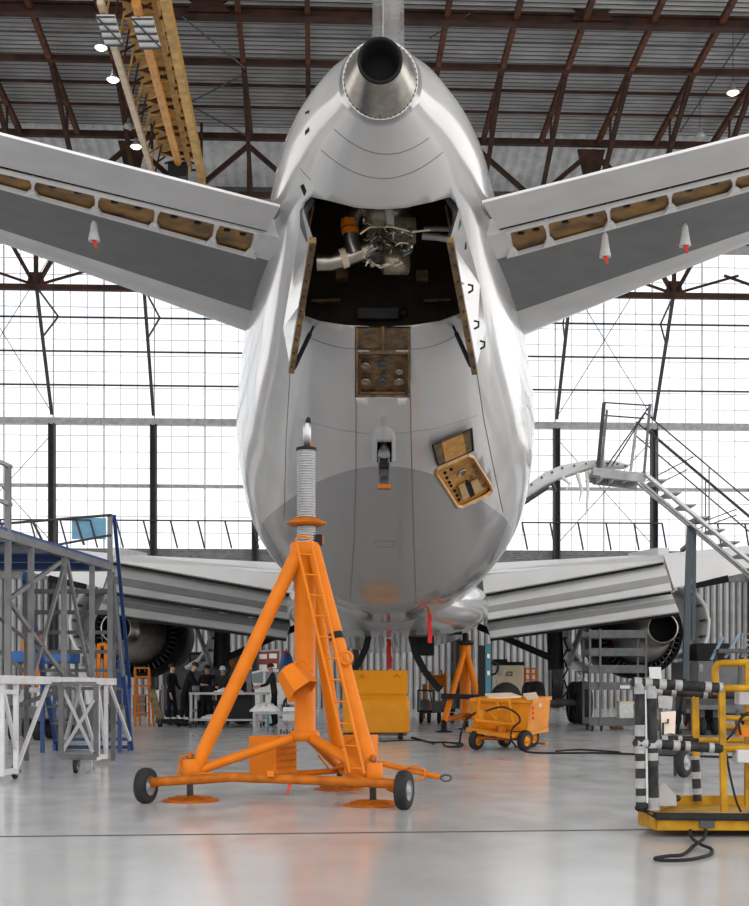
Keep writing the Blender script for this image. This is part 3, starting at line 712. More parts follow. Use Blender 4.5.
# horizontal stabilizers
def sp(px, py, dz=0.0):
    d = 16.0
    for _ in range(30):
        s = abs((px - CX) * d / F - AX(d)); z = 6.6 + .085 * (s - 1.1) + dz; d = .5 * d + .5 * (z - EYE) * F / (HY - py)
    return at(px, py, d)
class Line3:
    def __init__(s, root, edge): s.a = sp(*root); s.b = sp(*edge)
    def t(s, t): return s.a + (s.b - s.a) * t
    def px(s, px):
        q = (px - CX) / F; D = s.b - s.a; return (q * s.a.y - s.a.x) / (D.x - q * D.y)
def tip_t(l, smax=8.0):
    t = 1.0
    while abs(l.t(t).x - AX(l.t(t).y)) < smax and t < 8: t += .02
    return t
def stabilizer(side, LN, ribs, label):
    L = {k: Line3(*v) for k, v in LN.items()}; T = {k: tip_t(l) for k, l in L.items()}; up = V((0, 0, 1))
    def P(k, t): return L[k].t(-.08 + (T[k] + .08) * t)
    def secb(t):
        w = 1 - .55 * t
        return [P('CB', t), P('DB', t), P('DB', t) + up * .52 * w, P('CT', t) + up * .42 * w + V((0, .0, 0)), P('CB', t) + up * .3 * w]
    st = MB().loft([secb(t) for t in (0, .25, .5, .75, 1)], False).build('stabilizer', M['grey'], plane); st['label'] = label
    def secl(t):
        w = 1 - .55 * t; a, l = P('DB', t), P('LE', t); m = a.lerp(l, .7)
        return [a + up * .002, a.lerp(l, .35) - up * .05 * w, m - up * .03 * w, l + up * .08 * w, l + up * .2 * w, m + up * .36 * w, a + up * .52 * w]
    MB().loft([secl(t) for t in (0, .25, .5, .75, 1)], True).build('leading_edge', M['lightgrey'], st)
    te = {k: (lambda k: (lambda t: L[k].t(.0 + T[k] * t)))(k) for k in L}
    def sece(t):
        w = 1 - .5 * t; a, b = te['EF'](t), te['TE'](t)
        return [a, b, b + up * .03, a.lerp(b, .5) + up * .17 * w, a + up * .26 * w]
    el = MB().loft([sece(t) for t in (0, .25, .5, .75, 1)], False).build('elevator', M['lightgrey'], st)
    mb = MB()
    for f in (.5, .86): mb.tube([te['EF'](t).lerp(te['TE'](t), f) - up * .002 for t in (0, .5, 1)], .006, 4)
    for t in (.16, .3, .45): mb.bar(te['EF'](t).lerp(te['TE'](t), .1) - up * .005, te['EF'](t).lerp(te['TE'](t), .95) - up * .005, .02, .006)
    # cove : ochre compartments between white ribs
    rp = [L['CT'].px(x) for x in ribs]; rp = rp + [rp[-1] + (rp[-1] - rp[-2]) * k for k in range(1, 5)]
    rp = [r for r in rp if r < T['CT'] * .97]; tb = lambda r: r / T['CT']
    for i in range(len(rp) - 1):
        a0, a1, b0, b1 = L['CT'].t(rp[i]), L['CT'].t(rp[i + 1]), L['CB'].t(rp[i]), L['CB'].t(rp[i + 1]); h = .05
        mb = MB(); mb.plate([a0 + up * h, a1 + up * h, b1 + up * h, b0 + up * h], up * .03); mb.plate([b0 + up * .01, b1 + up * .01, b1 + up * (h + .02), b0 + up * (h + .02)], (b1 - a1).normalized() * .02)
        pn = mb.build('cove_panel', M['ochre'], st)
        for f in (.3, .7):
            p = a0.lerp(a1, f).lerp(b0.lerp(b1, f), .35) + up * (h - .005); MB().lathe([(.001, -.012), (.045, -.012), (.045, .01), (.001, .01)], p, (0, 0, 1), 10).build('lightening_hole', M['black'], pn)
    for r in rp:
        a, b = L['CT'].t(r), L['CB'].t(r); mb = MB(); dr = (L['CB'].t(r + .05) - b).normalized()
        mb.bar(a + up * .02, b + up * .02, .034, .06); mb.plate([b - dr * .085 - up * .03, b + dr * .085 - up * .03, b.lerp(a, .28) + dr * .03 - up * .03, b.lerp(a, .28) - dr * .03 - up * .03], up * .05); mb.plate([a - dr * .04 - up * .03, a + dr * .04 - up * .03, a.lerp(b, .2) + dr * .02 - up * .03, a.lerp(b, .2) - dr * .02 - up * .03], up * .05)
        mb.build('hinge_rib', M['flapwhite'], st)
    mb = MB(); tt = rp[-1]
    MB().bar(L['CT'].t(rp[0]), L['CT'].t(tt), .03, .05).build('cove_rail', M['flapwhite'], st); MB().bar(L['CB'].t(rp[0]), L['CB'].t(tt), .03, .05).build('cove_rail', M['flapwhite'], st)
    mb = MB(); mb.tube([L['EF'].t(0) + up * .03 + (L['CT'].t(0) - L['EF'].t(0)) * .5, L['EF'].t(tt) + up * .03 + (L['CT'].t(tt) - L['EF'].t(tt)) * .5], .02, 6); mb.build('hinge_line', M['soot'], st)
    mb = MB(); a0, b0 = L['CT'].t(-.06), L['CB'].t(-.06); a1, b1 = L['CT'].t(rp[0]), L['CB'].t(rp[0]); mb.plate([a0, a1, b1, b0], up * .2); mb.build('end_plate', M['flapwhite'], st)
    return st
stabilizer(-1, dict(TE=((280, 207), (0, 135)), EF=((267, 231), (0, 166)), CT=((266, 234), (0, 171)), CB=((259, 258), (0, 187)), DB=((257, 313), (0, 229)), LE=((250, 338), (0, 246))),
           [257, 217, 157, 97, 33], 'left stabilizer with open ochre elevator cove')
stabilizer(1, dict(TE=((482, 203), (749, 136)), EF=((499, 229), (749, 167)), CT=((500, 233), (749, 172)), CB=((505, 257), (749, 189)), DB=((513, 313), (749, 231)), LE=((525, 340), (749, 247))),
           [508, 546, 608, 670, 734], 'right stabilizer with open ochre elevator cove')
# covers hanging under the stabilizers
def cover(px, py, h, lab):
    p = sp(px, py) - V((0, 0, .012)); k = h * p.y / F; t = thing('hanging_cover', p - V((0, 0, k)), lab, 'cover')
    MB().lathe([(.001, -.006), (.012, 0), (.035, -k * .15), (.05, -k * .55), (.075, -k), (.06, -k), (.001, -k * .95)], p, n=14).build('cover_body', M['cover'], t)
    mb = MB(); b = p - V((0, 0, k)); mb.plate([b + V((-.03, -.01, .01)), b + V((.03, -.01, .01)), b + V((.045, -.01, -.07)), b + V((.03, -.01, -.10)), b + V((.0, -.01, -.06))], V((0, .012, 0))); mb.build('red_tag', M['redtag'], t)
cover(94, 219, 21, 'white cone cover with red tag hanging under the left stabilizer')
cover(605, 231, 25, 'white cone cover with red tag under the right stabilizer, nearer the fuselage')
cover(685, 222, 23, 'white cone cover with red tag under the right stabilizer, farther from the fuselage')

# wing to body fairing and wings
secs = []
for d, w, zb, zt in ((27.5, .5, 2.75, 3.2), (29, 1.5, 2.45, 3.4), (31, 2.25, 2.26, 3.7), (34, 2.62, 2.36, 4.0), (38, 2.85, 2.5, 4.2), (46, 2.85, 2.5, 4.2), (50, 1.5, 2.4, 3.6), (52, .3, 2.7, 3)):
    secs.append([V((AX(d) + w * math.copysign(abs(math.cos(a)) ** .7, math.cos(a)), d, (zb + zt) / 2 + (zt - zb) / 2 * math.copysign(abs(math.sin(a)) ** .8, math.sin(a)))) for a in [2 * pi * (k + .5) / 40 for k in range(40)]])
MB().loft(secs).build('belly_fairing', M['white'], plane)
def wing(side, label):
    def S(s, d, z): return V((AX(d) + side * s, d, z))
    def sec(s, dT, dL, z, th):
        pr = [(0, 0, -.06), (.15, .16, -.25), (.45, .5, -.5), (.8, .45, -.42), (1, .0, -.05)]; pts = []
        for c, t, b in pr: pts.append(S(s, dT + (dL - dT) * c, z + t * th))
        for c, t, b in reversed(pr): pts.append(S(s, dT + (dL - dT) * c, z + b * th))
        return pts
    w = MB().loft([sec(2.2, 36.1, 46.5, 4.25, 1.3), sec(8.0, 36.1, 42.6, 4.62, .85), sec(14, 34.0, 38.6, 5.1, .5), sec(21.5, 31.6, 34.0, 5.75, .25)], False).build('wing', M['flapwhite'], plane); w['label'] = label
    mx = lambda px: px if side > 0 else 777 - px
    bands = {'spoiler': ([(482, 570.5), (664, 554.5)], [(484, 593), (664, 561)], M['flapwhite'], 36.0, .10),
             'inner_flap': ([(484, 597), (664, 563.5)], [(488, 619), (672, 590)], M['flapwhite' if side > 0 else 'flapgrey'], 35.7, .12),  # left flaps greyer: their shade is put into the colour
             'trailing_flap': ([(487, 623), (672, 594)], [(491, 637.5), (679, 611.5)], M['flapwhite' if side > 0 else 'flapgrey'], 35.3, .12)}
    for nm, (tp, bt_, m, d, th) in bands.items():
        T = [at(mx(p[0]), p[1], d + .35) for p in tp]; B = [at(mx(p[0]), p[1], d - .35 - .3 * (nm != 'spoiler')) for p in bt_]
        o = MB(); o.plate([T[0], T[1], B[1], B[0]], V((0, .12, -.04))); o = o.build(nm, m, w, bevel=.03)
        if nm != 'spoiler':
            mb = MB(); f = .45 if nm == 'inner_flap' else .28
            a, b, c, e = T[0].lerp(B[0], f), T[1].lerp(B[1], f), T[0].lerp(B[0], f + .28), T[1].lerp(B[1], f + .28); mb.plate([a - V((0, .012, 0)), b - V((0, .012, 0)), e - V((0, .012, 0)), c - V((0, .012, 0))], V((0, .02, 0)))
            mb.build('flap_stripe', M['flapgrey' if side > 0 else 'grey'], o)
        mb = MB(); mb.bar(B[0] + V((0, .15, -.05)), B[1] + V((0, .15, -.05)), .12, .09); mb.build('shadow_gap', M['soot'], o)  # solid black bar stands in for the shade below the band
    for f in (.2, .36, .5):
        p = at(mx(487 + (672 - 487) * f), 621 - 29 * f, 35.6); MB().box(p, (.22, .3, .16)).build('flap_bracket', M['lightgrey'], w)
    # outer panel behind the flap end
    q = [at(mx(664), 556, 35.9), at(mx(790), 541, 35.0), at(mx(790), 563, 35.0), at(mx(674), 588, 35.6)]
    mb = MB(); mb.plate(q, V((0, .15, 0))); mb.build('aileron', M['flapwhite'], w)
    q = [at(mx(691), 584, 35.45), at(mx(728), 575, 35.25), at(mx(729), 582, 35.25), at(mx(691), 589.5, 35.45)]
    mb = MB(); mb.plate(q, V((0, .1, 0))); mb.build('flap_slot', M['soot'], w)
    return w
wing(1, 'right wing with flaps lowered'); wing(-1, 'left wing with flaps lowered')

# engines with open cowls
def engine(side, label):
    mx = lambda px: px if side > 0 else 779 - px
    c = at(mx(663), 628, 36.4); a = V((-.02 * side, 1, .0)); mb = MB()
    mb.lathe([(.40, 0), (.43, 0), (.56, .9), (.74, 2.0), (.92, 2.7)], c, a, 36); e = mb.build('engine_nozzle', M['steel'], plane); e['label'] = label
    MB().lathe([(.39, -.005), (.38, .6), (.001, .7)], c, a, 30).build('exhaust_duct', M['soot'], e)
    MB().lathe([(.92, 2.7), (1.02, 2.9), (1.08, 3.6), (1.24, 3.7), (1.24, 5.4), (1.15, 6.6), (.6, 6.7)], c, a, 40).build('engine_core', M['black'], e)
    MB().lathe([(1.22, 2.95), (1.33, 3.0), (1.38, 3.8), (1.36, 4.0), (1.24, 3.6), (1.2, 3.0)], c, a, 40).build('fan_ring', M['soot'], e)
    mb = MB(); e1 = V((1, 0, 0)); e2 = V((0, 0, 1))
    for k in range(46):
        th = 2 * pi * k / 46; dr = e1 * math.cos(th) + e2 * math.sin(th); p = c + a * 2.93; mb.bar(p + dr * .95, p + dr * 1.2, .03, .12, up=a)
    mb.build('guide_vane', M['darksteel'], e)['kind'] = 'stuff'
    MB().plate([c + V((0, .8, .5)), c + V((0, 4.6, 1.1)), c + V((0, 5, 2.6)), c + V((0, .6, 2.3))], V((.3 * side, 0, 0))).build('pylon', M['lightgrey'], e)
    def cowl(pts, d0, d1):
        rings = []
        for d, k in ((d0, .0), (d1, 0)):
            rings.append([at(mx(p[0]), p[1], d0) + V((0, d - d0, 0)) for p in pts])
        vs = rings[0] + rings[1]; n = len(pts); mb = MB(); mb.add(vs, [(i, i + 1, n + i + 1, n + i) for i in range(n - 1)], True); o = mb.build('cowl_door', M['lightgrey'], e, solid=.1)
        for i in range(1, n - 1): MB().box(rings[0][i] + V((-.1 * side, .3, 0)), (.1, .5, .06)).build('cowl_latch', M['darksteel'], o)
        return o
    cowl([(686, 588), (697, 594), (705, 605), (709, 620), (708, 636), (703, 648), (692, 658)], 38.8, 42.2)
    cowl([(592, 604), (580, 612), (572, 624), (569, 638), (573, 650), (581, 660), (594, 668)], 38.8, 42.2)
engine(1, 'right engine nozzle, cowls open'); engine(-1, 'left engine nozzle, cowls open')

# landing gear
def gear(px, side, label):
    d = 38.9; x0 = (px - CX) * d / F; r = .63
    g = MB(); g.tube([V((x0, d, .75)), V((x0, d, 1.7))], .14, 12); g.tube([V((x0, d, 1.6)), V((x0 - side * .08, d + .1, 4.0))], .24, 12); g = g.build('landing_gear', M['black'], plane); g['label'] = label
    mb = MB(); mb.bar(V((x0, d - .7, .63)), V((x0, d + .7, .63)), .22, .26); 
    for dy in (-.7, .7): mb.tube([V((x0 - .5, d + dy, .63)), V((x0 + .5, d + dy, .63))], .1, 10)
    mb.build('bogie_beam', M['darksteel'], g)
    mb = MB(); mb.bar(V((x0, d - .15, 1.6)), V((x0, d - .55, 1.15)), .3, .08); mb.bar(V((x0, d - .55, 1.15)), V((x0, d - .1, .75)), .3, .08); mb.build('torque_link', M['darksteel'], g)
    MB().tube([V((x0 - side * .05, d - .1, 1.9)), V((x0 - side * 2.3, d + .2, 2.9))], .10, 8).build('side_brace', M['black'], g)
    MB().plate([V((x0 + side * .3, d - .6, 1.7)), V((x0 + side * .35, d + .8, 1.7)), V((x0 + side * 1.1, d + .9, 3.6)), V((x0 + side * 1.0, d - .7, 3.6))], V((.05, 0, 0))).build('gear_door', M['grey'], g)
    for k, z in enumerate((1.3, 1.9, 2.5)): MB().tube([V((x0 + .2, d - .25, z)), V((x0 + .3, d - .3, z - .3)), V((x0 + .12, d - .35, z - .6))], .03, 6).build('brake_hose', M['rubber'], g)
    for dx in (-.68, .68):
        for dy in (-.7, .7):
            c = V((x0 + dx, d + dy, r)); w = .22
            wh = MB().lathe([(.3, -w), (.5, -w), (.59, -w * .8), (r, -w * .35), (r, w * .35), (.59, w * .8), (.5, w), (.3, w)], c, (1, 0, 0), 28).build('wheel', M['tyre'], g)
            MB().lathe([(.001, -w * .7), (.16, -w * .9), (.2, -w * .6), (.3, -w * .9), (.3, w * .9), (.2, w * .6), (.16, w * .9), (.001, w * .7)], c, (1, 0, 0), 20).build('hub', M['galvdk'], wh)
gear(556, 1, 'right main landing gear bogie'); gear(221, -1, 'left main landing gear bogie')

# open gear doors seen as dark curved strips, pipes and ribbons under the belly
for pts in ([(372, 612), (370, 630), (366, 648), (359, 663), (353, 672)], [(408, 613), (411, 635), (416, 655), (425, 672), (440, 690)]):
    d = 31.5; a = [at(*p, d) for p in pts]; mb = MB()
    for i in range(len(a) - 1): mb.bar(a[i], a[i + 1], .15, .5, up=(0, 1, 0))
    mb.build('curved_gear_door', M['soot'], plane)
mb = MB(); mb.box(at(383, 611, 30.5), (.22, .4, .2)); mb.tube([at(383, 612, 30.5), at(383, 619, 30.5)], .06, 8); mb.build('drain_mast', M['black'], plane)
for px in (380, 384, 394, 399): MB().tube([at(px, 617, 33), at(px + random.uniform(-3, 3), 650, 33), at(px + random.uniform(-2, 2), 668, 33)], .035, 6).build('gear_bay_pipe', M['galv'], plane)
MB().bar(at(376, 628, 33), at(404, 630, 33), .2, .15).build('gear_bay_beam', M['galvdk'], plane); MB().box(at(424, 645, 34), (.5, .5, .55)).build('gear_bay_box', M['black'], plane)
MB().bar(at(352, 633, 34), at(462, 632, 34), .12, .14).build('gear_bay_beam', M['black'], plane)
def ribbon(px, y0, y1, d, w, lab):
    a, b = at(px, y0, d), at(px + 1.5, y1, d); mb = MB(); n = 6; vs = []
    for k in range(n + 1): p = a.lerp(b, k / n) + V((.015 * math.sin(k * 2), .02 * math.sin(k * 1.7), 0)); vs.append((p - V((w / 2, 0, 0)), p + V((w / 2, 0, 0))))
    for k in range(n): mb.plate([vs[k][0], vs[k][1], vs[k + 1][1], vs[k + 1][0]], V((0, .012, 0)))
    o = mb.build('ribbon', M['red']); tag(o, lab, 'ribbon')
ribbon(429, 614, 643, 26.4, .085, 'red warning ribbon hanging from the right side of the belly'); ribbon(388.5, 639, 669, 32.3, .11, 'red warning ribbon hanging above the tank cart')
mb = MB(); mb.tube([at(426, 576, rc(426, 590).y), at(429, 600, 26.15), at(429, 613, 26.3)], .03, 6); mb.build('lock_pin', M['orange_dk'], plane)
# ------------------------------------------------------------------ helpers for wheels and frames
def wheel(parent, c, r, w, axis=(1, 0, 0), tm='tyre', hm='galv', name='wheel'):
    wh = MB().lathe([(r * .55, -w / 2), (r * .8, -w / 2), (r * .95, -w * .42), (r, -w * .2), (r, w * .2), (r * .95, w * .42), (r * .8, w / 2), (r * .55, w / 2)], c, axis, 28).build(name, M[tm], parent)
    MB().lathe([(.001, -w * .45), (r * .2, -w * .5), (r * .24, -w * .3), (r * .5, -w * .25), (r * .56, -w * .5), (r * .56, w * .5), (r * .5, w * .25), (r * .24, w * .3), (r * .2, w * .5), (.001, w * .45)], c, axis, 20).build('hub', M[hm], wh)
    return wh
def caster(parent, p, r, h, m='galvdk'):
    """wheel on the floor at p with a fork up to height h"""
    c = V((p.x, p.y, r)); mb = MB()
    for s in (-1, 1): mb.bar(c + V((s * r * .4, 0, 0)), V((p.x + s * r * .4, p.y + r * .3, h - .02)), .02, r * .7)
    mb.box(V((p.x, p.y + r * .3, h - .015)), (r * 1.3, r * 1.3, .03)); f = mb.build('caster_fork', M[m], parent)
    wheel(parent, c, r, r * .55, name='caster_wheel')

# ------------------------------------------------------------------ orange tripod jack in front
fL = fl(190, 801); fR = fl(373, 806); fR.y = fR.y + .05; fB = V((-.35, 13.2, 0)); mc = V((-.645, 12.15, 0))
jack = thing('tripod_jack', V((mc.x, mc.y, 0)), 'large orange tripod aircraft jack with ladder, standing in front of the tail', 'jack')
zt = EYE + (HY - 545) * 12.15 / F; zb = EYE + (HY - 738) * 12.15 / F
X = lambda px, d=12.15: (px - CX) * d / F
mx_, my_ = X(305), 12.15
def mz(py, d=12.15): return EYE + (HY - py) * d / F
MB().lathe([(.10, zb), (.115, zb + .01), (.115, zb + .06), (.098, zb + .08), (.098, zt - .12), (.12, zt - .1), (.12, zt - .01), (.09, zt)], V((mx_, my_, 0)), n=28).build('mast', M['orange'], jack)
prof = []; z = mz(548); k = 0; z1 = mz(451)
while z < z1:
    prof += [(.088, z), (.088, z + .011), (.078, z + .014), (.078, z + .02)]; z += .0235
MB().lathe([(.001, mz(548))] + prof + [(.088, z1), (.001, z1)], V((X(306.3), my_, 0)), n=24).build('screw_ram', M['screwmetal'], jack)
MB().lathe([(.001, mz(451)), (.095, mz(451)), (.095, mz(448)), (.001, mz(448))], V((X(306.3), my_, 0)), n=20).build('ram_collar', M['black'], jack)
MB().lathe([(.001, mz(449)), (.038, mz(449)), (.038, mz(424)), (.03, mz(423)), (.001, mz(423))], V((X(307), my_, 0)), n=16).build('upper_rod', M['screwmetal'], jack)
MB().lathe([(.001, mz(424)), (.022, mz(424)), (.026, mz(420)), (.014, mz(417.5)), (.001, mz(417))], V((X(308.3), my_, 0)), n=14).build('jack_tip', M['black'], jack)
MB().box(V((X(312), my_ - .02, mz(447))), (.03, .02, .05)).build('ram_pointer', M['orange_dk'], jack)
nb = MB(); c = V((X(306.3), my_, 0)); nb.lathe([(.09, mz(526)), (.13, mz(526.5)), (.185, mz(524.5)), (.19, mz(522.5)), (.13, mz(520.5)), (.12, mz(518.5)), (.09, mz(518))], c, n=28); nb.build('ring_nut', M['orange_dk'], jack)
MB().box(V((X(319), my_ + .02, mz(540))), (.06, .08, .10)).build('ram_valve', M['black'], jack); MB().box(V((X(322.5), my_ + .02, mz(540))), (.02, .07, .07)).build('valve_cap', M['orange_dk'], jack)
hubL = V((X(299), my_ - .06, mz(551))); hubR = V((X(314), my_ - .06, mz(551))); hubB = V((X(308), my_ + .1, mz(551)))
sockL = V((fL.x + .03, fL.y + .03, mz(772, fL.y))); sockR = V((fR.x, fR.y, mz(776, fR.y))); sockB = V((fB.x, fB.y, .22))
for h, s in ((hubL, sockL), (hubR, sockR), (hubB, sockB)):
    MB().tube([h, s], .066, 16).build('leg', M['orange'], jack)
MB().lathe([(.125, mz(556)), (.14, mz(553)), (.14, mz(546)), (.125, mz(543))], V((mx_, my_, 0)), n=26).build('mast_head', M['orange'], jack)
g = MB().lathe([(.10, 0), (.135, .01), (.135, .09), (.10, .1)], V((mx_, my_, mz(741))), n=22).build('lower_hub', M['orange'], jack)
for s in (sockL, sockR, sockB):
    MB().tube([V((mx_, my_, mz(737))) + (s - V((mx_, my_, s.z))).normalized() * .1, s + (V((mx_, my_, s.z)) - s).normalized() * .06 + V((0, 0, .02))], .045, 12).build('lower_brace', M['orange'], jack)
for i, s in enumerate((sockL, sockR)):
    f = fL if i == 0 else fR
    MB().lathe([(.06, -.10), (.085, -.09), (.085, .10), (.06, .11)], V((f.x, f.y, s.z + .01)), n=16).build('leg_socket', M['orange'], jack)
for f in (fL, fR, fB):
    pd = MB().lathe([(.001, .045), (.05, .05), (.06, .035), (.20, .022), (.255, .014), (.26, 0), (.001, 0)], V((f.x, f.y, 0)), n=32).build('foot_pad', M['orange_dk'], jack)
    MB().lathe([(.001, .03), (.03, .03), (.03, .42), (.001, .43)], V((f.x, f.y, 0)), n=12).build('foot_screw', M['darksteel'], pd)
    mb = MB()
    for k in range(6): th = k * pi / 3 + .3; mb.bar(V((f.x, f.y, .04)), V((f.x + .2 * math.cos(th), f.y + .2 * math.sin(th), .025)), .014, .03)
    mb.build('pad_gusset', M['orange_dk'], pd)
for f, dx in ((fL, -.05), (fR, -.03)):
    mb = MB(); t0 = V((f.x, f.y - .02, .41)); mb.tube([t0 + V((-.02, 0, 0)), t0 + V((dx - .02, -.03, 0)), t0 + V((dx - .06, -.05, -.19))], .012, 8); mb.tube([t0 + V((0, 0, -.02)), t0 + V((0, 0, .03))], .02, 8); mb.build('crank_handle', M['orange_dk'], jack)
# axle beam with two wheels
wl_ = V((X(146, 11.55), 11.55, .158)); wr_ = V((X(404, 10.95), 10.95, .165))
MB().tube([wl_ + V((.05, 0, .03)), V((X(230, 11.4), 11.38, .245)), V((X(330, 11.2), 11.12, .23)), wr_ + V((-.04, 0, .05))], .042, 14).build('axle_beam', M['orange_dk'], jack)
MB().box(V((X(271, 11.25), 11.21, .285)), (.06, .05, .05)).build('beam_lug', M['orange'], jack)
for c, r, nm in ((wl_, .158, 0), (wr_, .165, 1)):
    wheel(jack, c, r, .10, (1, -.35, 0), 'tyre', 'galv'); MB().tube([c + V((-.08, .02, 0)), c + V((.12, -.02, .02)) if nm == 0 else c + V((-.14, 0, .03))], .03, 10).build('axle_stub', M['orange_dk'], jack)
MB().bar(V((fL.x, fL.y, .24)), V((X(215, 11.5), 11.42, .245)), .06, .06).build('beam_clamp', M['orange'], jack); MB().bar(V((fR.x, fR.y, .2)), V((X(368, 11.0), 11.02, .225)), .06, .06).build('beam_clamp', M['orange'], jack)
# frame between rear foot and the front ones
for a in (sockL, sockR): MB().tube([V((a.x, a.y + .05, .17)), V((fB.x, fB.y, .19))], .03, 10).build('base_rail', M['orange'], jack)
# ladder
lt0, lb0 = at(296, 541, 11.95), at(350, 773, 11.2); lt1, lb1 = at(311, 542, 11.93), at(364.5, 774, 11.15)
lad = MB(); lad.tube([lt0, lb0], .013, 8); lad = lad.build('ladder', M['orange'], jack)
MB().tube([lt1, lb1], .013, 8).build('rail', M['orange'], lad)
arcp = []
for k in range(9): th = pi * k / 8; m = lt0.lerp(lt1, .5); arcp.append(m + (lt0 - m) * math.cos(th) + V((0, 0, .05)) * math.sin(th))
MB().tube(arcp, .012, 8).build('rail_loop', M['orange'], lad)
for k in range(11):
    f = .06 + .092 * k; MB().tube([lt0.lerp(lb0, f), lt1.lerp(lb1, f)], .010, 6).build('rung', M['orange'], lad)
# pump boxes, cover, lug and pipes
def louvre_box(px0, px1, split, py0, py1, d, name, nl):
    a = at(px0, py0, d); b = at(px1, py1, d); s = at(split, py0, d - .12)
    mb = MB(); top = [a, s, V((b.x, d + .1, a.z)), V((a.x + (b.x - s.x), d + .22, a.z))]
    mb.plate(top, V((0, 0, b.z - a.z))); o = mb.build(name, M['orange'], jack, bevel=.025)
    for k in range(nl):
        f = (k + .6) / nl; z = a.z + (b.z - a.z) * f; p, q = V((s.x + .03, s.y - .005, z)), V((b.x - .02, d + .085, z)); l = MB(); l.bar(p, q, .03, .018); l.build('louvre', M['orange_dk'], o)
    return o
louvre_box(249, 296, 276, 736, 783, 12.5, 'pump_box', 7); louvre_box(344, 378, 366, 735, 785, 12.6, 'reservoir_box', 0)
mb = MB()
for k in range(5): mb.tube([at(281 + k * 3, 734, 12.45), at(281 + k * 3, 729 + (k % 2) * 2, 12.45)], .012, 6)
mb.build('pump_valve', M['darksteel'], jack)
cv = MB(); a = V((-.5, -.35, -.75)).normalized()
cv.lathe([(.001, -.16), (.10, -.16), (.115, -.15), (.165, .10), (.16, .10), (.11, -.13)], at(297, 683, 11.85), (.42, -.2, -.55), 6, smooth=False)
cv.build('hinged_cover', M['orange'], jack); MB().tube([at(284, 668, 11.8), at(303, 660, 11.9), at(312, 671, 11.8)], .012, 6).build('cover_handle', M['orange'], jack)
ring = [at(346, 658, 11.6) + V((.055 * math.cos(t * pi / 8), 0, .055 * math.sin(t * pi / 8))) for t in range(16)]
MB().tube(ring, .014, 8, closed=True).build('lifting_lug', M['orange'], jack)
MB().tube([hubR.lerp(sockR, .385), hubR.lerp(sockR, .415)], .069, 16).build('leg_band', M['black'], jack)
bar_ = [at(384, 764, 12.6), at(412, 771, 12.5), at(440, 777, 12.4)]
tb = MB().tube(bar_, .027, 10).build('tow_bar', M['orange'], jack)
MB().tube([at(446, 778, 12.38) + V((.05 * math.cos(t * pi / 6), 0, .03 * math.sin(t * pi / 6))) for t in range(12)], .011, 6, closed=True).build('towing_eye', M['darksteel'], tb)
MB().tube([at(402, 769, 12.5), at(415, 766, 12.45), at(425, 770, 12.43), at(424, 779, 12.42), at(414, 780, 12.44)], .012, 6).build('bar_loop', M['orange'], tb)
MB().tube([V((bar_[0].x - .45, 12.8, .25)), bar_[0]], .03, 8).build('bar_root', M['orange'], tb)
for pts in ([(316, 740), (335, 752), (345, 745), (360, 735)], [(318, 755), (330, 770), (344, 764)]):
    MB().tube([at(*p, 12.4) for p in pts], .012, 6).build('hydraulic_hose', M['orange_dk'], jack)
MB().tube([at(288, 787, 11.5), at(292, 780, 11.5), at(287, 795, 11.5)], .012, 6).build('chain_pin', M['redtag'], jack)

# ------------------------------------------------------------------ tank cart
t = thing('tank_cart', V((.1, 26.5, 0)), 'orange tank cart with raised sloping lid, standing behind the tripod jack', 'cart')
d = 26.0; a, b = at(350, 733, d), at(410, 694, d); secs = []
zl, zh = EYE + (HY - 733) * d / F, EYE + (HY - 693.5) * d / F
def tank(x, s):
    out = []
    for p in ((0, 0), (0, .62), (.05, .82), (.15, .94), (.3, 1), (1.5, 1), (1.5, 0)): out.append(V((x, d + p[0] * 1.0, zl + (zh - zl) * p[1] * s)))
    return out
xa, xb = X(343, d), X(409.5, d)
secs = [tank(xa, .96), tank(xa + .04, 1), tank(xb - .12, 1), tank(xb - .04, .97), tank(xb, .88)]
MB().loft(secs, False).build('tank', M['tankor'], t, bevel=.03)
q = [at(347, 693.5, d + .55), at(408, 693.5, d + .55), at(407.5, 671, d + .75), at(353, 671, d + .75)]
ld = MB().plate(q, V((0, .06, .02))).build('lid', M['tankor'], t, bevel=.015)
for px in (362, 397): MB().tube([at(px - 2, 677, d + .6), at(px, 674, d + .62), at(px + 2, 677, d + .6)], .015, 6).build('lid_handle', M['orange_dk'], ld)
MB().bar(V((xa, d + .2, zl - .03)), V((xb - .05, d + .2, zl - .03)), .08, .06).build('chassis', M['galvdk'], t); MB().bar(V((xa, d + 1.3, zl - .03)), V((xb - .05, d + 1.3, zl - .03)), .08, .06).build('chassis', M['galvdk'], t)
for x in (xa + .15, X(401, d)):
    for dy in (.2, 1.3): wheel(t, V((x, d + dy, .09)), .09, .09); MB().bar(V((x + .06, d + dy, .08)), V((x + .06, d + dy, zl - .01)), .02, .06).build('fork', M['darksteel'], t)

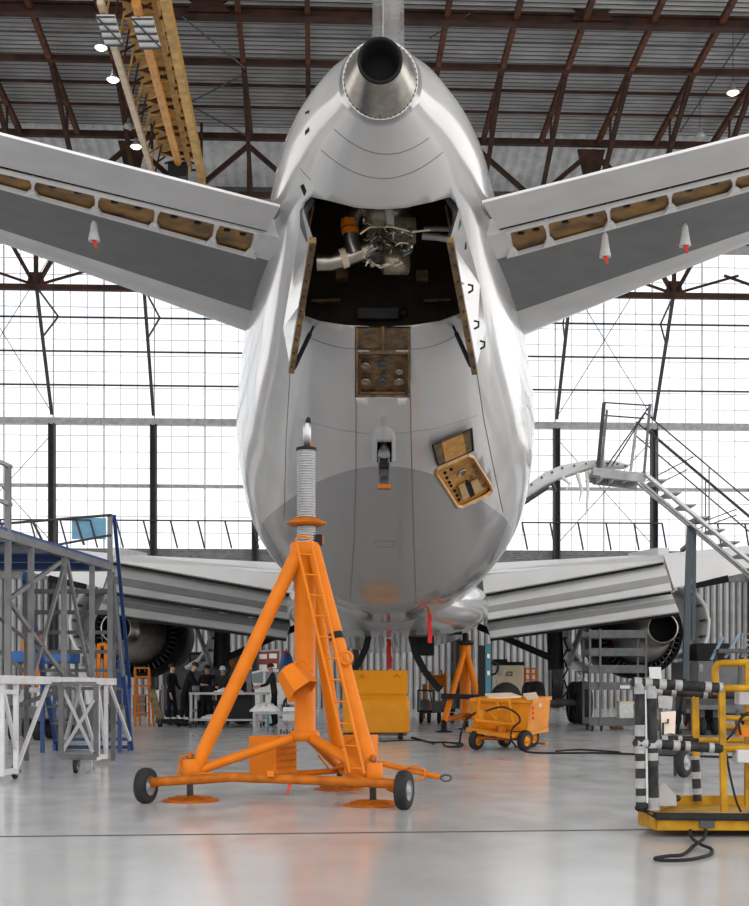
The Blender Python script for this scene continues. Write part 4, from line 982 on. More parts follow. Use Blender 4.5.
# ------------------------------------------------------------------ orange trolley
d = 21.9; t = thing('tub_trolley', V((2.3, 22.3, 0)), 'open topped orange tub trolley on four rubber wheels, beside the second jack', 'trolley')
A0, B0 = at(471, 700, 22.0), at(531, 701.5, 21.6); C0 = at(550.5, 698, 22.9); D0 = A0 + (C0 - B0)
A1, B1 = at(467, 727, 22.1), at(527, 732, 21.7); C1 = at(548, 727, 22.9); A1 = at(473, 727, 22.15); D1 = A1 + (C1 - B1)
top = [A0, B0, C0, D0]; bot = [A1, B1, C1, D1]
cen = sum(top, V()) / 4; inn = [p.lerp(cen, .07) for p in top]; inb = [p + V((0, 0, .05)) for p in [q.lerp(sum(bot, V()) / 4, .07) for q in bot]]
mb = MB(); mb.add(top + bot + inn + inb, [(0, 1, 5, 4), (1, 2, 6, 5), (2, 3, 7, 6), (3, 0, 4, 7), (7, 6, 5, 4), (0, 8, 9, 1), (1, 9, 10, 2), (2, 10, 11, 3), (3, 11, 8, 0), (8, 12, 13, 9), (9, 13, 14, 10), (10, 14, 15, 11), (11, 15, 12, 8), (12, 15, 14, 13)])
tub = mb.build('tub', M['trolley'], t)
for i in range(4): MB().bar(top[i], top[(i + 1) % 4], .05, .06).build('tub_rim', M['trolley'], tub)
for q, z in (([(485, 693.5), (511, 692.5), (521, 696), (489, 697.5)], 0), ([(523, 693.5), (536, 692), (539, 698), (527, 699.5)], 0)):
    p = [at(q[0][0], q[0][1], 22.7), at(q[1][0], q[1][1], 22.75), at(q[2][0], q[2][1], 22.0), at(q[3][0], q[3][1], 22.0)]
    o = MB().plate(p, V((0, 0, -.03))).build('lid', M['pale'], t); o['label'] = 'open lid of the trolley, coloured pale as if sunlit'
mb = MB(); pl = [at(466, 727.5, 21.95), at(511, 735, 21.3), at(549, 728, 22.85)]; pl = [at(466, 727.5, 21.95), at(510, 734.5, 21.35), at(548.5, 727.5, 22.9)]; pl.append(pl[0] + (pl[2] - pl[1])); mb.plate([p + V((0, 0, -.0)) for p in pl], V((0, 0, -.07))); mb.build('platform', M['trolley'], t)
ax_ = (pl[1] - pl[0]).normalized(); ay_ = (pl[2] - pl[1]).normalized()
for px, dd, yy in ((476.5, 21.9, 0), (525, 21.65, 0), (505, 23.0, 1), (532, 22.9, 1)):
    c = V((X(px, dd), dd, .17)); wheel(t, c, .17, .11, ax_, 'tyre', 'trolley')
for k in (0, 1):
    a = V((X(476.5, 21.9), 21.9, .2)) if k == 0 else V((X(505, 23), 23, .2)); b = V((X(525, 21.65), 21.65, .2)) if k == 0 else V((X(532, 22.9), 22.9, .2))
    MB().tube([a, b], .035, 8).build('axle', M['orange_dk'], t)
    m_ = a.lerp(b, .5); MB().bar(m_, m_ + V((0, 0, .2)), .5, .12).build('axle_mount', M['orange_dk'], t)
fr = MB(); q = [at(480, 699, 21.7), at(476, 720, 21.3), at(513, 724, 21.1), at(509, 700, 21.5)]
for i in range(4): fr.bar(q[i], q[(i + 1) % 4], .035, .035)
fr.bar(at(487, 711, 21.4), at(497, 719, 21.3), .03); fr.bar(at(497, 700, 21.6), at(499, 711, 21.4), .03); fr.plate([at(478, 706, 21.4), at(484, 712, 21.3), at(483, 720, 21.3), at(477, 720, 21.35)], V((0, .06, 0)))
fr.bar(at(480, 699, 21.7), at(480, 699, 22.05), .04); fr.bar(at(509, 700, 21.5), at(509, 701, 21.9), .04); fr.build('drawbar_frame', M['trolley'], t)
for y in (708, 713, 718): MB().box(at(533, y, 21.66), (.03, .03, .05)).build('catch', M['red'], tub)
MB().box(at(540, 705, 22.2), (.04, .04, .06)).build('badge', M['cover'], tub)
MB().bar(V((X(530, 23.2), 23.3, .07)), V((X(552, 22.2), 22.9, .06)), .05, .04).build('parking_bar', M['trolley'], t)
def cable(pts, r, lab, m='rubber', cat='cable', group=None):
    o = MB().tube(pts, r, 8).build('floor_cable', M[m]); tag(o, lab, cat, group); return o
def smooth_path(p, n=6):
    out = []
    for i in range(len(p) - 1):
        a, b, c, e = p[max(i - 1, 0)], p[i], p[i + 1], p[min(i + 2, len(p) - 1)]
        for k in range(n):
            t_ = k / n; out.append(.5 * ((2 * b) + (c - a) * t_ + (2 * a - 5 * b + 4 * c - e) * t_ ** 2 + (3 * b - 3 * c + e - a) * t_ ** 3))
    return out + [p[-1]]
g = lambda px, py, z=.015: fl(px, py) + V((0, 0, z))
cable(smooth_path([at(475, 713, 21.75), at(466, 720, 21.4), at(461, 734, 20.6), g(458, 745), g(446, 743), g(430, 743), g(412, 738)]), .02, 'black hose running from the orange trolley back to the tank cart')
cable(smooth_path([at(486, 711, 21.3), at(502, 707, 21.05), at(516, 713, 20.9), at(520, 721, 20.9), at(513, 728, 21.0), at(511, 738, 20.9), g(516, 747), g(527, 752.5), g(548, 754), g(600, 754), g(660, 756), g(760, 759)]), .016, 'black hose looped over the trolley front and trailing off to the right')
cable(smooth_path([g(443, 744), g(447, 747.5), g(460, 747), g(462, 744.5), g(450, 743.5)]), .018, 'short coil of black hose lying left of the orange trolley')
cable(smooth_path([g(380, 742), g(420, 741), g(434, 745)]), .012, 'thin black lead on the floor under the tank cart')
cable(smooth_path([g(556, 752), g(580, 750.5), g(620, 753)]), .014, 'thin black lead on the floor in front of the shelf rack')

# ------------------------------------------------------------------ second jack, farther away
d = 32.0; t = thing('tripod_jack', V((X(465, d), d, 0)), 'smaller orange tripod jack farther back under the fuselage right side', 'jack')
x = X(465.5, d); z_ = lambda py, dd=d: EYE + (HY - py) * dd / F
MB().lathe([(.13, .25), (.13, z_(645)), (.11, z_(644)), (.001, z_(644))], V((x, d, 0)), n=20).build('mast', M['orange'], t)
MB().lathe([(.001, z_(645)), (.20, z_(645)), (.20, z_(641)), (.08, z_(640)), (.08, z_(634)), (.06, z_(633)), (.001, z_(633))], V((x, d, 0)), n=16).build('ram', M['black'], t)
for px, py, dd in ((444, 712, 31), (484, 712, 31.2), (466, 712, 33.2)):
    f = V((X(px, dd), dd, 0)); MB().tube([V((x, d, z_(648))), f + V((0, 0, .25))], .075, 10).build('leg', M['orange'], t)
    MB().lathe([(.001, .06), (.06, .3), (.07, .05), (.2, .03), (.2, 0), (.001, 0)], f, n=16).build('foot_pad', M['black'], t)
    MB().tube([V((x, d, .4)), f + V((0, 0, .28))], .07, 8).build('lower_brace', M['orange_dk'], t)
MB().bar(V((X(441, 31.2), 31.2, .86)), V((X(482, 31.2), 31.2, .83)), .2, .12).build('base_beam', M['black'], t)
MB().tube([at(432, 703, 31), at(430, 692, 31), at(444, 686, 31)], .02, 6).build('control_hose', M['rubber'], t)
t2 = thing('winch_stand', V((X(434, 45), 45, 0)), 'low orange winch stand with drum left of the smaller jack', 'stand')
MB().lathe([(.001, 0), (.34, 0), (.34, .1), (.22, .12), (.22, .5), (.34, .52), (.34, .6), (.001, .6)], at(429, 681, 45), (1, 0, 0), 18).build('drum', M['orange'], t2)
mb = MB(); mb.bar(at(424, 704, 45), at(424, 684, 45), .1); mb.bar(at(445, 704, 45), at(445, 684, 45), .1); mb.bar(at(422, 705, 45), at(447, 705, 45), .14, .3); mb.bar(at(445, 688, 45), at(441, 670, 45), .06); mb.build('stand_frame', M['orange_dk'], t2)
for px in (424, 445): MB().bar(at(px, 704, 45), V((X(px, 45), 45, 0)), .08).build('leg', M['orange_dk'], t2)
t2 = thing('hose_cart', V((X(430, 40), 40, 0)), 'low black hand cart with small wheels and valves in front of the orange winch stand', 'cart')
mb = MB(); mb.bar(at(419, 712, 40), at(455, 710, 40), .3, .1); mb.bar(at(418, 712, 40), at(418, 690, 40), .05); mb.bar(at(418, 690, 40), at(434, 691, 40), .05); mb.bar(at(434, 691, 40), at(434, 712, 40), .05); mb.build('cart_frame', M['black'], t2)
for px in (421, 429, 439, 452): wheel(t2, V((X(px, 39.8), 39.8, .16)), .16, .12, (1, 0, 0), 'black', 'darksteel')
for px, py in ((425, 705), (437, 707), (447, 703)): MB().box(at(px, py, 39.9), (.3, .3, .32)).build('valve_block', M['darksteel'], t2)
ring = [at(425, 704, 39.6) + V((.16 * math.cos(k * pi / 8), 0, .16 * math.sin(k * pi / 8))) for k in range(16)]
MB().tube(ring, .02, 6, closed=True).build('hand_wheel', M['galvdk'], t2)

# teal column, cabinet, crate stand, spare wheel
d = 30; t = thing('lifting_column', V((X(485, d), d, 0)), 'teal upright lifting column behind the orange trolley', 'equipment')
z_ = lambda py, dd=d: EYE + (HY - py) * dd / F
mb = MB(); mb.bar(V((X(487.5, d), d, 0)), V((X(487.5, d), d, z_(644))), .12, .3, up=(0, 1, 0)); mb.build('column', M['teal'], t)
MB().bar(V((X(481.5, d), d - .02, .1)), V((X(481.5, d), d - .02, z_(645.5))), .14, .26, up=(0, 1, 0)).build('guide_rail', M['black'], t)
MB().box(V((X(485, d), d, .03)), (.7, .6, .06)).build('base_plate', M['black'], t)
for y in (656, 673): MB().box(at(488.5, y, d - .17), (.06, .02, .10)).build('plate', M['cover'], t)
MB().tube(smooth_path([at(491, 662, d), at(498, 665, d), at(496, 673, d), at(490, 675, d)]), .025, 8).build('loop_hose', M['rubber'], t)
d = 47; t = thing('equipment_cabinet', V((X(510, d), d, 0)), 'cream equipment cabinet with dark top behind the orange trolley', 'cabinet')
z_ = lambda py, dd=d: EYE + (HY - py) * dd / F
MB().box(V((X(510, d), d + .4, z_(665) / 2)), (X(524, d) - X(497, d), .8, z_(665))).build('body', M['cabinet'], t, bevel=.02)
MB().box(V((X(509, d), d + .4, z_(663.5))), (X(524, d) - X(493, d), .85, .12)).build('top', M['black'], t); MB().box(V((X(501, d), d + .4, z_(661))), (.5, .5, .14)).build('top_unit', M['black'], t)
MB().box(at(501.5, 672, d - .02), (.14, .03, .28)).build('display', M['lightbox'], t); mb = MB(); q = [at(507, 672, d - .02), at(512, 672, d - .02), at(512, 675.5, d - .02), at(507, 675.5, d - .02)]
for i in range(4): mb.bar(q[i], q[(i + 1) % 4], .03)
mb.build('handle', M['darksteel'], t)
d = 47.5; t = thing('parts_stand', V((X(530.5, d), d, 0)), 'orange open parts stand beside the cream cabinet', 'stand')
for px in (525, 530.5, 536): MB().bar(V((X(px, d), d, 0)), at(px, 668.5, d), .07).build('post', M['orange'], t)
for py in (668.5, 674, 680, 686): MB().bar(at(525, py, d), at(536, py, d), .5, .06).build('shelf', M['orange'], t)
d = 34; t = thing('spare_wheel', V((X(506, d), d, 0)), 'large black spare aircraft tyre standing behind the orange trolley', 'wheel')
MB().lathe([(.28, -.2), (.42, -.21), (.55, -.16), (.6, -.05), (.6, .05), (.55, .16), (.42, .21), (.28, .2)], V((X(506, d), d, .6)), (.75, -.65, 0), 32).build('tyre', M['tyre'], t); MB().lathe([(.001, -.1), (.28, -.18), (.28, .18), (.001, .1)], V((X(506, d), d, .6)), (.75, -.65, 0), 20).build('hub', M['galvdk'], t)
# ------------------------------------------------------------------ shelf rack
d = 32.0; t = thing('shelf_rack', V((X(618, d), d, 0)), 'grey open shelf rack on casters under the right engine', 'rack')
z_ = lambda py, dd=d: EYE + (HY - py) * dd / F
dp = 1.0
for py, p0, p1 in ((634, 589, 647), (652, 590, 647), (669, 590, 647), (686, 590, 633), (722, 591, 647)):
    x0, x1, z = X(p0, d), X(p1, d), z_(py); sh = MB().box(V(((x0 + x1) / 2, d + dp / 2, z - .06)), (x1 - x0, dp, .03)).build('shelf', M['galvdk'], t)
    MB().bar(V((x0, d, z)), V((x1, d, z)), .03, .19).build('shelf_lip', M['galvdk'], sh); MB().bar(V((x0, d + dp, z)), V((x1, d + dp, z)), .03, .19).build('shelf_lip', M['galvdk'], sh)
for px in (590, 646):
    for dy in (0, dp): MB().bar(V((X(px, d), d + dy, z_(725))), V((X(px, d), d + dy, z_(629))), .05).build('post', M['galvdk'], t)
MB().bar(V((X(600, d), d - .03, z_(725))), V((X(600, d), d - .03, z_(629))), .05).build('post', M['galvdk'], t)
for px in (593, 602, 645): caster(t, V((X(px, d), d + .1, 0)), .08, .2)
caster(t, V((X(593, d), d + .9, 0)), .08, .2); caster(t, V((X(645, d), d + .9, 0)), .08, .2)
MB().box(at(622, 650.5, d - .03), (.22, .02, .05)).build('shelf_label', M['teal'], t); MB().box(at(625, 687, d - .03), (.24, .02, .08)).build('shelf_label', M['whitepaper'], t)
zz = z_(722) - .041
o = MB().box(V((X(628, d), d + .4, zz + .24)), (.34, .4, .48)).build('carton', M['cloth']); tag(o, 'white carton on the lowest shelf of the grey rack', 'box')
o = MB().box(V((X(628.5, d), d + .4, zz + .51)), (.36, .42, .06)).build('carton_tray', M['cabinet']); tag(o, 'shallow tan tray lying on the white carton', 'tray')
for px, hh, m, lab in ((603, .10, 'shirt', 'small white packet at the left end of the rack bottom shelf'), (610, .07, 'redtag', 'small red part lying on the rack bottom shelf')):
    o = MB().box(V((X(px, d), d + .35, zz + hh / 2 + .002)), (.13, .2, hh)).build('small_parcel', M[m], bevel=.01); tag(o, lab, 'parcel')
o = MB().box(fl(618, 729) + V((0, .2, .05)), (.34, .3, .10), top=.8).build('floor_pad', M['rim'], bevel=.02); tag(o, 'brown pad lying on the floor below the shelf rack', 'pad')

# ------------------------------------------------------------------ scaffold dock on the left
dn, df = 14.4, 18.0
t = thing('access_dock', V((-4.2, 16.2, 0)), 'tall grey steel access dock with blue deck at the left edge', 'scaffold')
SXn, SXf = X(7, dn), X(109, df)
def S(f, z, off=0.0):
    d = dn + (df - dn) * f; return V((SXn + (SXf - SXn) * f + off, d, z))
def fpx(px):
    lo, hi = -1.0, 1.6
    for _ in range(40):
        m = (lo + hi) / 2; p = S(m, 1)
        if CX + F * p.x / p.y < px: lo = m
        else: hi = m
    return lo
ZT, ZM = 2.69, 1.115; W = -2.4
def zpy(px, py): p = S(fpx(px), 1); return EYE + (HY - py) * p.y / F
for off, m in ((0, 'framelit'), (W, 'galvdk')):
    MB().bar(S(-.6, ZT, off), S(1, ZT, off), .075, .09).build('top_beam', M['galvmid'], t); MB().bar(S(-.6, ZM, off), S(1.06, ZM, off), .08, .09).build('middle_beam', M[m], t)
    for px, ytop in ((8, 466), (31, 547), (64, 556), (92, 563), (110, 514)):
        f = fpx(px); MB().bar(S(f, ZM, off), S(f, zpy(px, ytop) if ytop in (466, 514) else ZT, off), .062).build('post', M['galvmid'], t)
    for p, q in (((33, 677), (66, 560)), ((67, 560), (89, 676)), ((8, 600), (64, 676)), ((8, 600), (60, 562)), ((112, 575), (123, 676))):
        MB().bar(S(fpx(p[0]), zpy(*p), off), S(fpx(q[0]), zpy(*q), off), .036, .05).build('diagonal', M['galvmid'], t)
    # lower legs
    for px, yb in ((2, 781), (16, 778), (98, 762), (106, 760)):
        f = fpx(px); MB().bar(S(f, max(zpy(px, yb), .06), off), S(f, ZM, off), .05).build('leg', M[m], t)
    MB().bar(S(fpx(2), .10, off), S(fpx(16), .10, off), .05, .06).build('foot_rail', M[m], t); MB().bar(S(fpx(98), .10, off), S(fpx(106), .10, off), .05, .06).build('foot_rail', M[m], t)
    MB().bar(S(fpx(2), .98, off), S(fpx(16), .98, off), .04, .05).build('foot_rail', M[m], t)
    for p, q in (((17, 768), (49, 682)), ((3, 688), (16, 750)), ((76, 682), (97, 755)), ((98, 686), (106, 755)), ((110, 686), (130, 740))):
        MB().bar(S(fpx(p[0]), max(zpy(*p), .12), off), S(fpx(q[0]), max(zpy(*q), .12), off), .034, .045).build('diagonal', M[m], t)
    MB().bar(S(-.6, .08, off), S(-.6, ZT, off), .062).build('post', M['galv'], t)
# inner dark portal frame with caster
pf = [at(61, 684, 15.7), at(96, 684, 15.9), at(96, 757, 15.9), at(61, 757, 15.7)]
for i in range(4): MB().bar(pf[i], pf[(i + 1) % 4], .055 if i != 2 else .07).build('portal_bar', M['galvdk'], t)
for p, q in (((63, 690), (93, 752)), ((80, 684), (66, 740)), ((62, 752), (94, 700))):
    MB().bar(at(*p, 15.75), at(*q, 15.85), .04).build('portal_diagonal', M['galv'], t)
for f in (.0, .33, .66, 1): MB().bar(S(f, ZM), S(f, ZM, W), .06, .08).build('cross_beam', M['galv'], t); MB().bar(S(f, ZT - .02), S(f, ZT - .02, W), .06, .08).build('cross_beam', M['galv'], t)
for f in (.1, .5): MB().bar(S(f, ZM - .1), S(f + .15, .2, W), .05).build('cross_brace', M['galvdk'], t)
for f in (.0, .55, 1): MB().bar(S(f, ZM, -.4), S(f, ZT, W), .045).build('cross_brace', M['galvdk'], t)
for pp in ((61, 684, 15.7), (96, 684, 15.9)): MB().bar(at(*pp), S((at(*pp).y - dn) / (df - dn), at(*pp).z), .045).build('portal_tie', M['galvdk'], t)
mb = MB(); mb.plate([S(-.6, ZT + .05), S(1, ZT + .05), S(1, ZT + .05, W), S(-.6, ZT + .05, W)], V((0, 0, .04))); dk = mb.build('deck', M['blue'], t)
for k in range(6): MB().bar(S(-.5 + k * .28, ZT - .02), S(-.5 + k * .28, ZT - .02, W), .05, .1).build('deck_joist', M['blue'], dk)
# rails above the deck
for z in (3.47, 3.05): MB().bar(S(-.6, z), S(fpx(11), z), .04).build('guard_rail', M['galv'], t)
MB().tube([at(111, 515, 18), at(0, 524, 18.3), at(-120, 534, 18.6)], .02, 6).build('guard_rail', M['column'], t); MB().tube([at(111, 535, 18), at(56, 545, 18.1)], .018, 6).build('guard_rail', M['column'], t)
for p, q in (((57, 521), (57, 548)), ((33, 522), (42, 540)), ((76, 519), (84, 545)), ((-40, 527), (-40, 540))): MB().tube([at(*p, 18.12), at(*q, 18.12)], .018, 6).build('rail_post', M['column'], t)
for px in (56, -60): MB().bar(V((at(px, 545, 18.1).x, 18.02, ZT)), V((at(px, 545, 18.1).x, 18.1, at(px, 520, 18.12).z)), .035).build('rail_post', M['column'], t)
# casters and screw foot
cp_ = V((X(76, 15.75), 15.75, 0)); caster(t, cp_, .085, .19)
ff = V((X(91, 15.88), 15.88, 0)); MB().tube([ff, ff + V((0, 0, .22))], .018, 8).build('screw_foot', M['galv'], t); MB().lathe([(.001, 0), (.07, 0), (.05, .02), (.001, .03)], ff, n=14).build('foot_plate', M['galv'], t)
caster(t, S(fpx(10), 0, W * .9), .085, .2); caster(t, V((S(.1, 0).x - .05, S(.1, 0).y, 0)), .085, .1)
# blue stair at the far end of the dock
s = thing('dock_stair', V((-4.6, 20, 0)), 'blue framed stair with grey treads climbing to the dock deck', 'stairs')
yb, yt = 21.8, 18.45; zt_ = 2.6
for px_b, px_t, nm in ((132, 111, 'r'), (58, 36, 'l')):
    xb, xt_ = X(px_b, yb), X(112, yt) if nm == 'r' else X(112, yt) - (X(132, yb) - X(58, yb))
    MB().bar(V((xb, yb, .0)), V((xt_, yt, zt_)), .06, .16).build('stringer', M['blue'], s)
    if nm == 'r': MB().bar(V((xb + .02, yb - .3, 1.05)), V((xt_ + .03, yt, zt_ + .85)), .05).build('hand_rail', M['blue'], s)
    MB().bar(V((xb, yb - .25, .0)), V((xb, yb - .25, 1.1)), .05).build('rail_post', M['blue'], s); MB().bar(V((xb - .03, yb - .9, .0)), V((xb - .03, yb - .9, 1.5)), .06).build('rail_post', M['blue'], s)
    MB().bar(V((xt_, yt + .1, .0)), V((xt_, yt + .1, zt_)), .06).build('support_post', M['galvdk'], s)
for k in range(9):
    f = (k + .7) / 9.4; y = yb + (yt - yb) * f; z = zt_ * f; x0 = X(58, yb) + (X(112, yt) - X(132, yb)) * f; x1 = X(132, yb) + (X(112, yt) - X(132, yb)) * f
    MB().box(V(((x0 + x1) / 2, y, z)), (x1 - x0, .26, .05)).build('tread', M['galvdk'] if k else M['blue'], s)
MB().bar(V((X(58, yb), yb, .05)), V((X(132, yb), yb, .05)), .06).build('foot_bar', M['blue'], s)

# ------------------------------------------------------------------ mobile stairs on the right
d = 29.5; t = thing('mobile_stair', V((X(640, d), d, 0)), 'pale mobile stair with railed landing, sloping down to the right edge', 'stairs')
A = lambda px, py, o=0.0: at(px, py, d) + V((0, o, 0))
B = 1.0
def inpx(p): return p
pl = MB(); q = [A(594, 470), A(645, 476), A(645, 476, B), A(594, 470, B)]; pl.plate(q, V((0, 0, .06))); pl = pl.build('landing', M['lightgrey'], t)
for o in (0, B):
    MB().bar(A(593, 471, o), A(646, 478, o), .06, .18).build('landing_beam', M['galv'], t)
    MB().bar(A(600, 476, o), A(644, 481, o), .05, .06).build('landing_beam', M['galv'], t)
for px in (604, 617, 631, 644): MB().bar(A(px, 474, 0), A(px, 474, B), .05, .14).build('joist', M['lightgrey'], t)
dirv = V((A(749, 562).x - A(645, 474).x, 0, A(749, 562).z - A(645, 474).z)); st0 = A(645, 474); k = st0.z / -dirv.z; stE = st0 + dirv * k
for o in (0, B):
    MB().bar(st0 + V((0, o, 0)), stE + V((0, o, .08)), .06, .2, up=(0, 1, 0)).build('stringer', M['lightgrey'], t)
MB().bar(A(641, 482), A(641, 482) + dirv * k * .985, .05, .1, up=(0, 1, 0)).build('stringer', M['galv'], t)
nst = 21
for i in range(nst):
    p = st0 + dirv * k * ((i + .6) / nst); MB().plate([p + V((-.02, .02, .06)), p + V((.30, .02, .06)), p + V((.30, B - .02, .06)), p + V((-.02, B - .02, .06))], V((0, 0, -.035))).build('tread', M['galv'], t)
for (p, q, w, m) in (((604, 403), (598, 468), .075, 'column'), ((607, 410), (601, 470), .05, 'galvdk'), ((650, 404), (644, 474), .055, 'galvdk'), ((645, 418), (638, 474), .06, 'galv')):
    MB().bar(A(*p, 0 if m != 'galv' else B), A(*q, 0 if m != 'galv' else B), w).build('post', M[m], t)
for p, q in (((604, 402), (650, 405)), ((605, 415), (645, 418)), ((649, 407), (607, 466)), ((646, 412), (612, 466))):
    MB().tube([A(*p, .05), A(*q, .05)], .018, 6).build('rail', M['column'], t)
hd = dirv.normalized()
for zo, o in ((1.38, 0), (1.05, 0), (1.38, B), (1.05, B)):
    a = st0 + V((0, o, zo)); MB().tube([a, a + dirv * k * .97], .017, 6).build('hand_rail', M['column'], t)
for i in range(6):
    for o in (0, B):
        p = st0 + dirv * k * ((i + .25 + .15 * (o > 0)) / 6) + V((0, o, 0)); MB().tube([p, p + V((0, 0, 1.36))], .016, 6).build('rail_post', M['galvdk'], t)
for p, q in (((656, 474), (704, 449)), ((656, 483), (698, 462)), ((706, 519), (749, 503)), ((707, 524), (749, 509))):
    MB().tube([A(*p, B), A(*q, B)], .014, 6).build('rail', M['column'], t)
# support mast of the stair
xm = X(688, 29.9)
MB().bar(V((X(685, 29.7), 29.7, 1.0 + (690 - 679) * 29.7 / F)), V((X(690, 29.7), 29.7, EYE + (HY - 526) * 29.7 / F)), .13, .13).build('support_mast', M['bluegrey'], t)
MB().bar(V((X(694, 29.75), 29.8, EYE + (HY - 640) * 29.75 / F)), V((X(695, 29.75), 29.8, EYE + (HY - 525) * 29.75 / F)), .06, .08).build('support_mast', M['bluegrey'], t)
MB().bar(V((X(677, 29.7), 29.7, 0)), V((X(685, 29.7), 29.7, 1.4)), .06, .06).build('support_foot', M['black'], t)
MB().bar(V((X(694.5, 29.75), 29.8, 4.3)), V((X(695, 29.9), 30.4, 4.35)), .08).build('mast_head', M['bluegrey'], t); MB().bar(V((X(690, 29.7), 29.7, 4.32)), V((X(690, 29.7), 30.5, 4.25)), .08).build('mast_head', M['bluegrey'], t)
far = stE + V((-.3, B / 2, 0))
for o in (0, B): MB().bar(V((stE.x - 1.2, d + o, .05)), V((X(684, d), d + o, .05)), .08).build('base_rail', M['galvdk'], t)
for xx in (stE.x - 2.6, X(668, d)):
    for o in (0, B): MB().bar(V((xx, d + o, .05)), V((xx, d + o, .30)), .06).build('base_post', M['galvdk'], t)
MB().bar(V((stE.x - 2.5, d + .5, .1)), V((stE.x - 2.5, d + .5, 1.9)), .07).build('base_post', M['galvdk'], t)
MB().bar(V((X(684, d), d, .05)), V((X(684, d), d + B, .05)), .08).build('base_rail', M['galvdk'], t)

# curved fairing hanging beside the landing
d2 = 29.75; secs = []
pts = [(512, 503), (528, 484), (545, 472), (562, 465), (582, 461), (600, 459.5), (617, 461), (630, 465)]; low = [(513, 513), (531, 494), (546, 484), (562, 477), (582, 470), (600, 465), (615, 466), (628, 465.5)]
for i in range(len(pts)):
    a, b = at(*pts[i], d2), at(*low[i], d2); secs.append([a + V((0, .0, 0)), a + V((0, .35, .02)), b + V((0, .5, 0)), b, a.lerp(b, .5) + V((0, -.06, 0))])
cf = thing('curved_panel', V((X(570, d2), d2, at(570, 475, d2).z)), 'curved pale panel with torn sheeting lying across the stair landing', 'panel')
sh = MB().loft(secs, False).build('shell', M['lightgrey'], cf); 
mb = MB()
for k in range(12): f = k / 11 * 6.6; i = int(f); p = at(*pts[i], d2).lerp(at(*pts[i + 1], d2), f - i); mb.box(p + V((0, -.05, -.08)), (.04, .04, .04))
mb.build('rivet_row', M['darksteel'], sh)
for pts_ in ([(522, 503), (540, 491), (558, 480)], [(562, 477), (570, 484), (566, 490)], [(577, 473), (582, 490), (579, 502)], [(587, 471), (588, 492), (586, 515)], [(552, 483), (556, 491)]):
    mb = MB(); mb.tube([at(*p, d2 - .08) for p in pts_], [.05, .035, .015][:len(pts_)], 6); mb.build('torn_strip', M['cover'] if pts_[0][0] > 560 else M['darksteel'], cf)
MB().bar(at(519, 507, d2 + .1), at(548, 488, d2 + .1), .1, .06).build('edge_strip', M['darksteel'], cf)

# ------------------------------------------------------------------ work cage on the right
dn, df_ = 9.0, 10.4
t = thing('work_cage', V((2.6, 9.6, 0)), 'yellow work cage with black and grey padded rails at the right edge', 'basket')
Cn = lambda px, py: at(px, py, dn); Cf = lambda px, py: at(px, py, df_)
XR = 3.6
def padded(name, a, b, r, bands, first=True):
    """dark foam tube with grey tape bands as children"""
    o = MB().tube([a, b], r, 14).build(name, M['pad'], t)
    for f0, f1 in bands: MB().tube([a.lerp(b, f0), a.lerp(b, f1)], r * 1.06, 14).build('tape_band', M['padtape'], o)
    return o
padded('padded_rail', Cn(634, 682.5), Cn(722, 688), .036, ((0, .08), (.12, .2), (.28, .36), (.46, .54), (.80, .87), (.96, 1)))
padded('padded_rail', Cn(637, 743), Cn(722, 748.5), .034, ((0, .12), (.2, .28), (.42, .5), (.56, .62), (.84, .9)))
padded('padded_rail', Cf(694, 694), Cf(737, 695), .036, ((.2, .3), (.6, .7)))
padded('padded_rail', Cf(657, 739), Cf(698, 740), .030, ((.1, .25), (.5, .6)))
def join(a, b, r, bands): return padded('padded_rail', a, b, r, bands)
join(Cn(635, 682.5), Cf(648, 690.5), .034, ((.3, .5),)); join(Cn(637, 743), Cf(657, 739), .032, ((.3, .5),))
join(Cf(648, 690.5), Cf(694, 693.5), .034, ((.1, .3), (.5, .6)))
padded('padded_post', Cn(639.5, 684), Cn(641, 808), .035, ((0, .08), (.33, .42), (.5, .56), (.62, .68), (.76, .84), (.9, .95)))
padded('padded_post', Cn(651, 686), Cn(654, 810), .036, ((0, .1), (.46, .5), (.54, .6), (.9, 1)))
padded('padded_post', Cf(695, 756), Cf(697.5, 801), .034, ((.0, .08), (.35, .5), (.72, .85)))
for a, b in ((Cn(645.5, 690), Cn(647, 803)), ): MB().tube([a, b], .011, 8).build('frame_post', M['cover'], t)  # white colour stands for the highlight along this tube
MB().bar(Cf(695, 696), Cf(696, 757), .05).build('frame_post', M['yellow'], t)
# painted frame
z_ = lambda py, dd: EYE + (HY - py) * dd / F
px_ = Cn(722.5, 690).x
MB().bar(Cn(721.5, 687), Cn(724, 812), .042).build('frame_post', M['yellow'], t)
MB().bar(V((XR, dn, z_(686, dn))), V((XR, dn, .1)), .055).build('frame_post', M['yellow'], t); MB().bar(V((XR, df_, z_(694, df_))), V((XR, df_, .1)), .055).build('frame_post', M['yellow'], t)
MB().tube([Cn(722, 688), V((XR, dn, z_(691, dn)))], .026, 10).build('frame_rail', M['yellow'], t); MB().tube([Cn(722, 748.5), V((XR, dn, z_(751, dn)))], .026, 10).build('frame_rail', M['yellow'], t)
MB().tube([Cf(736, 694.5), V((XR, df_, z_(695, df_)))], .028, 10).build('frame_rail', M['yellow'], t); MB().tube([Cf(698, 740), V((XR, df_, z_(741, df_)))], .024, 10).build('frame_rail', M['yellow'], t)
for z in (z_(686, dn), z_(748, dn)): MB().tube([V((XR, dn, z)), V((XR, df_, z))], .026, 10).build('frame_rail', M['yellow'], t)
dm = 9.35
MB().tube(smooth_path([at(717, 694, dm), at(715, 675, dm), at(716, 667, dm), at(721, 663.5, dm), at(735, 663, dm), at(760, 662, dm), at(790, 662, dm), at(795, 668, dm), at(795, 694, dm)], 4), .026, 10).build('frame_arch', M['yellow'], t)
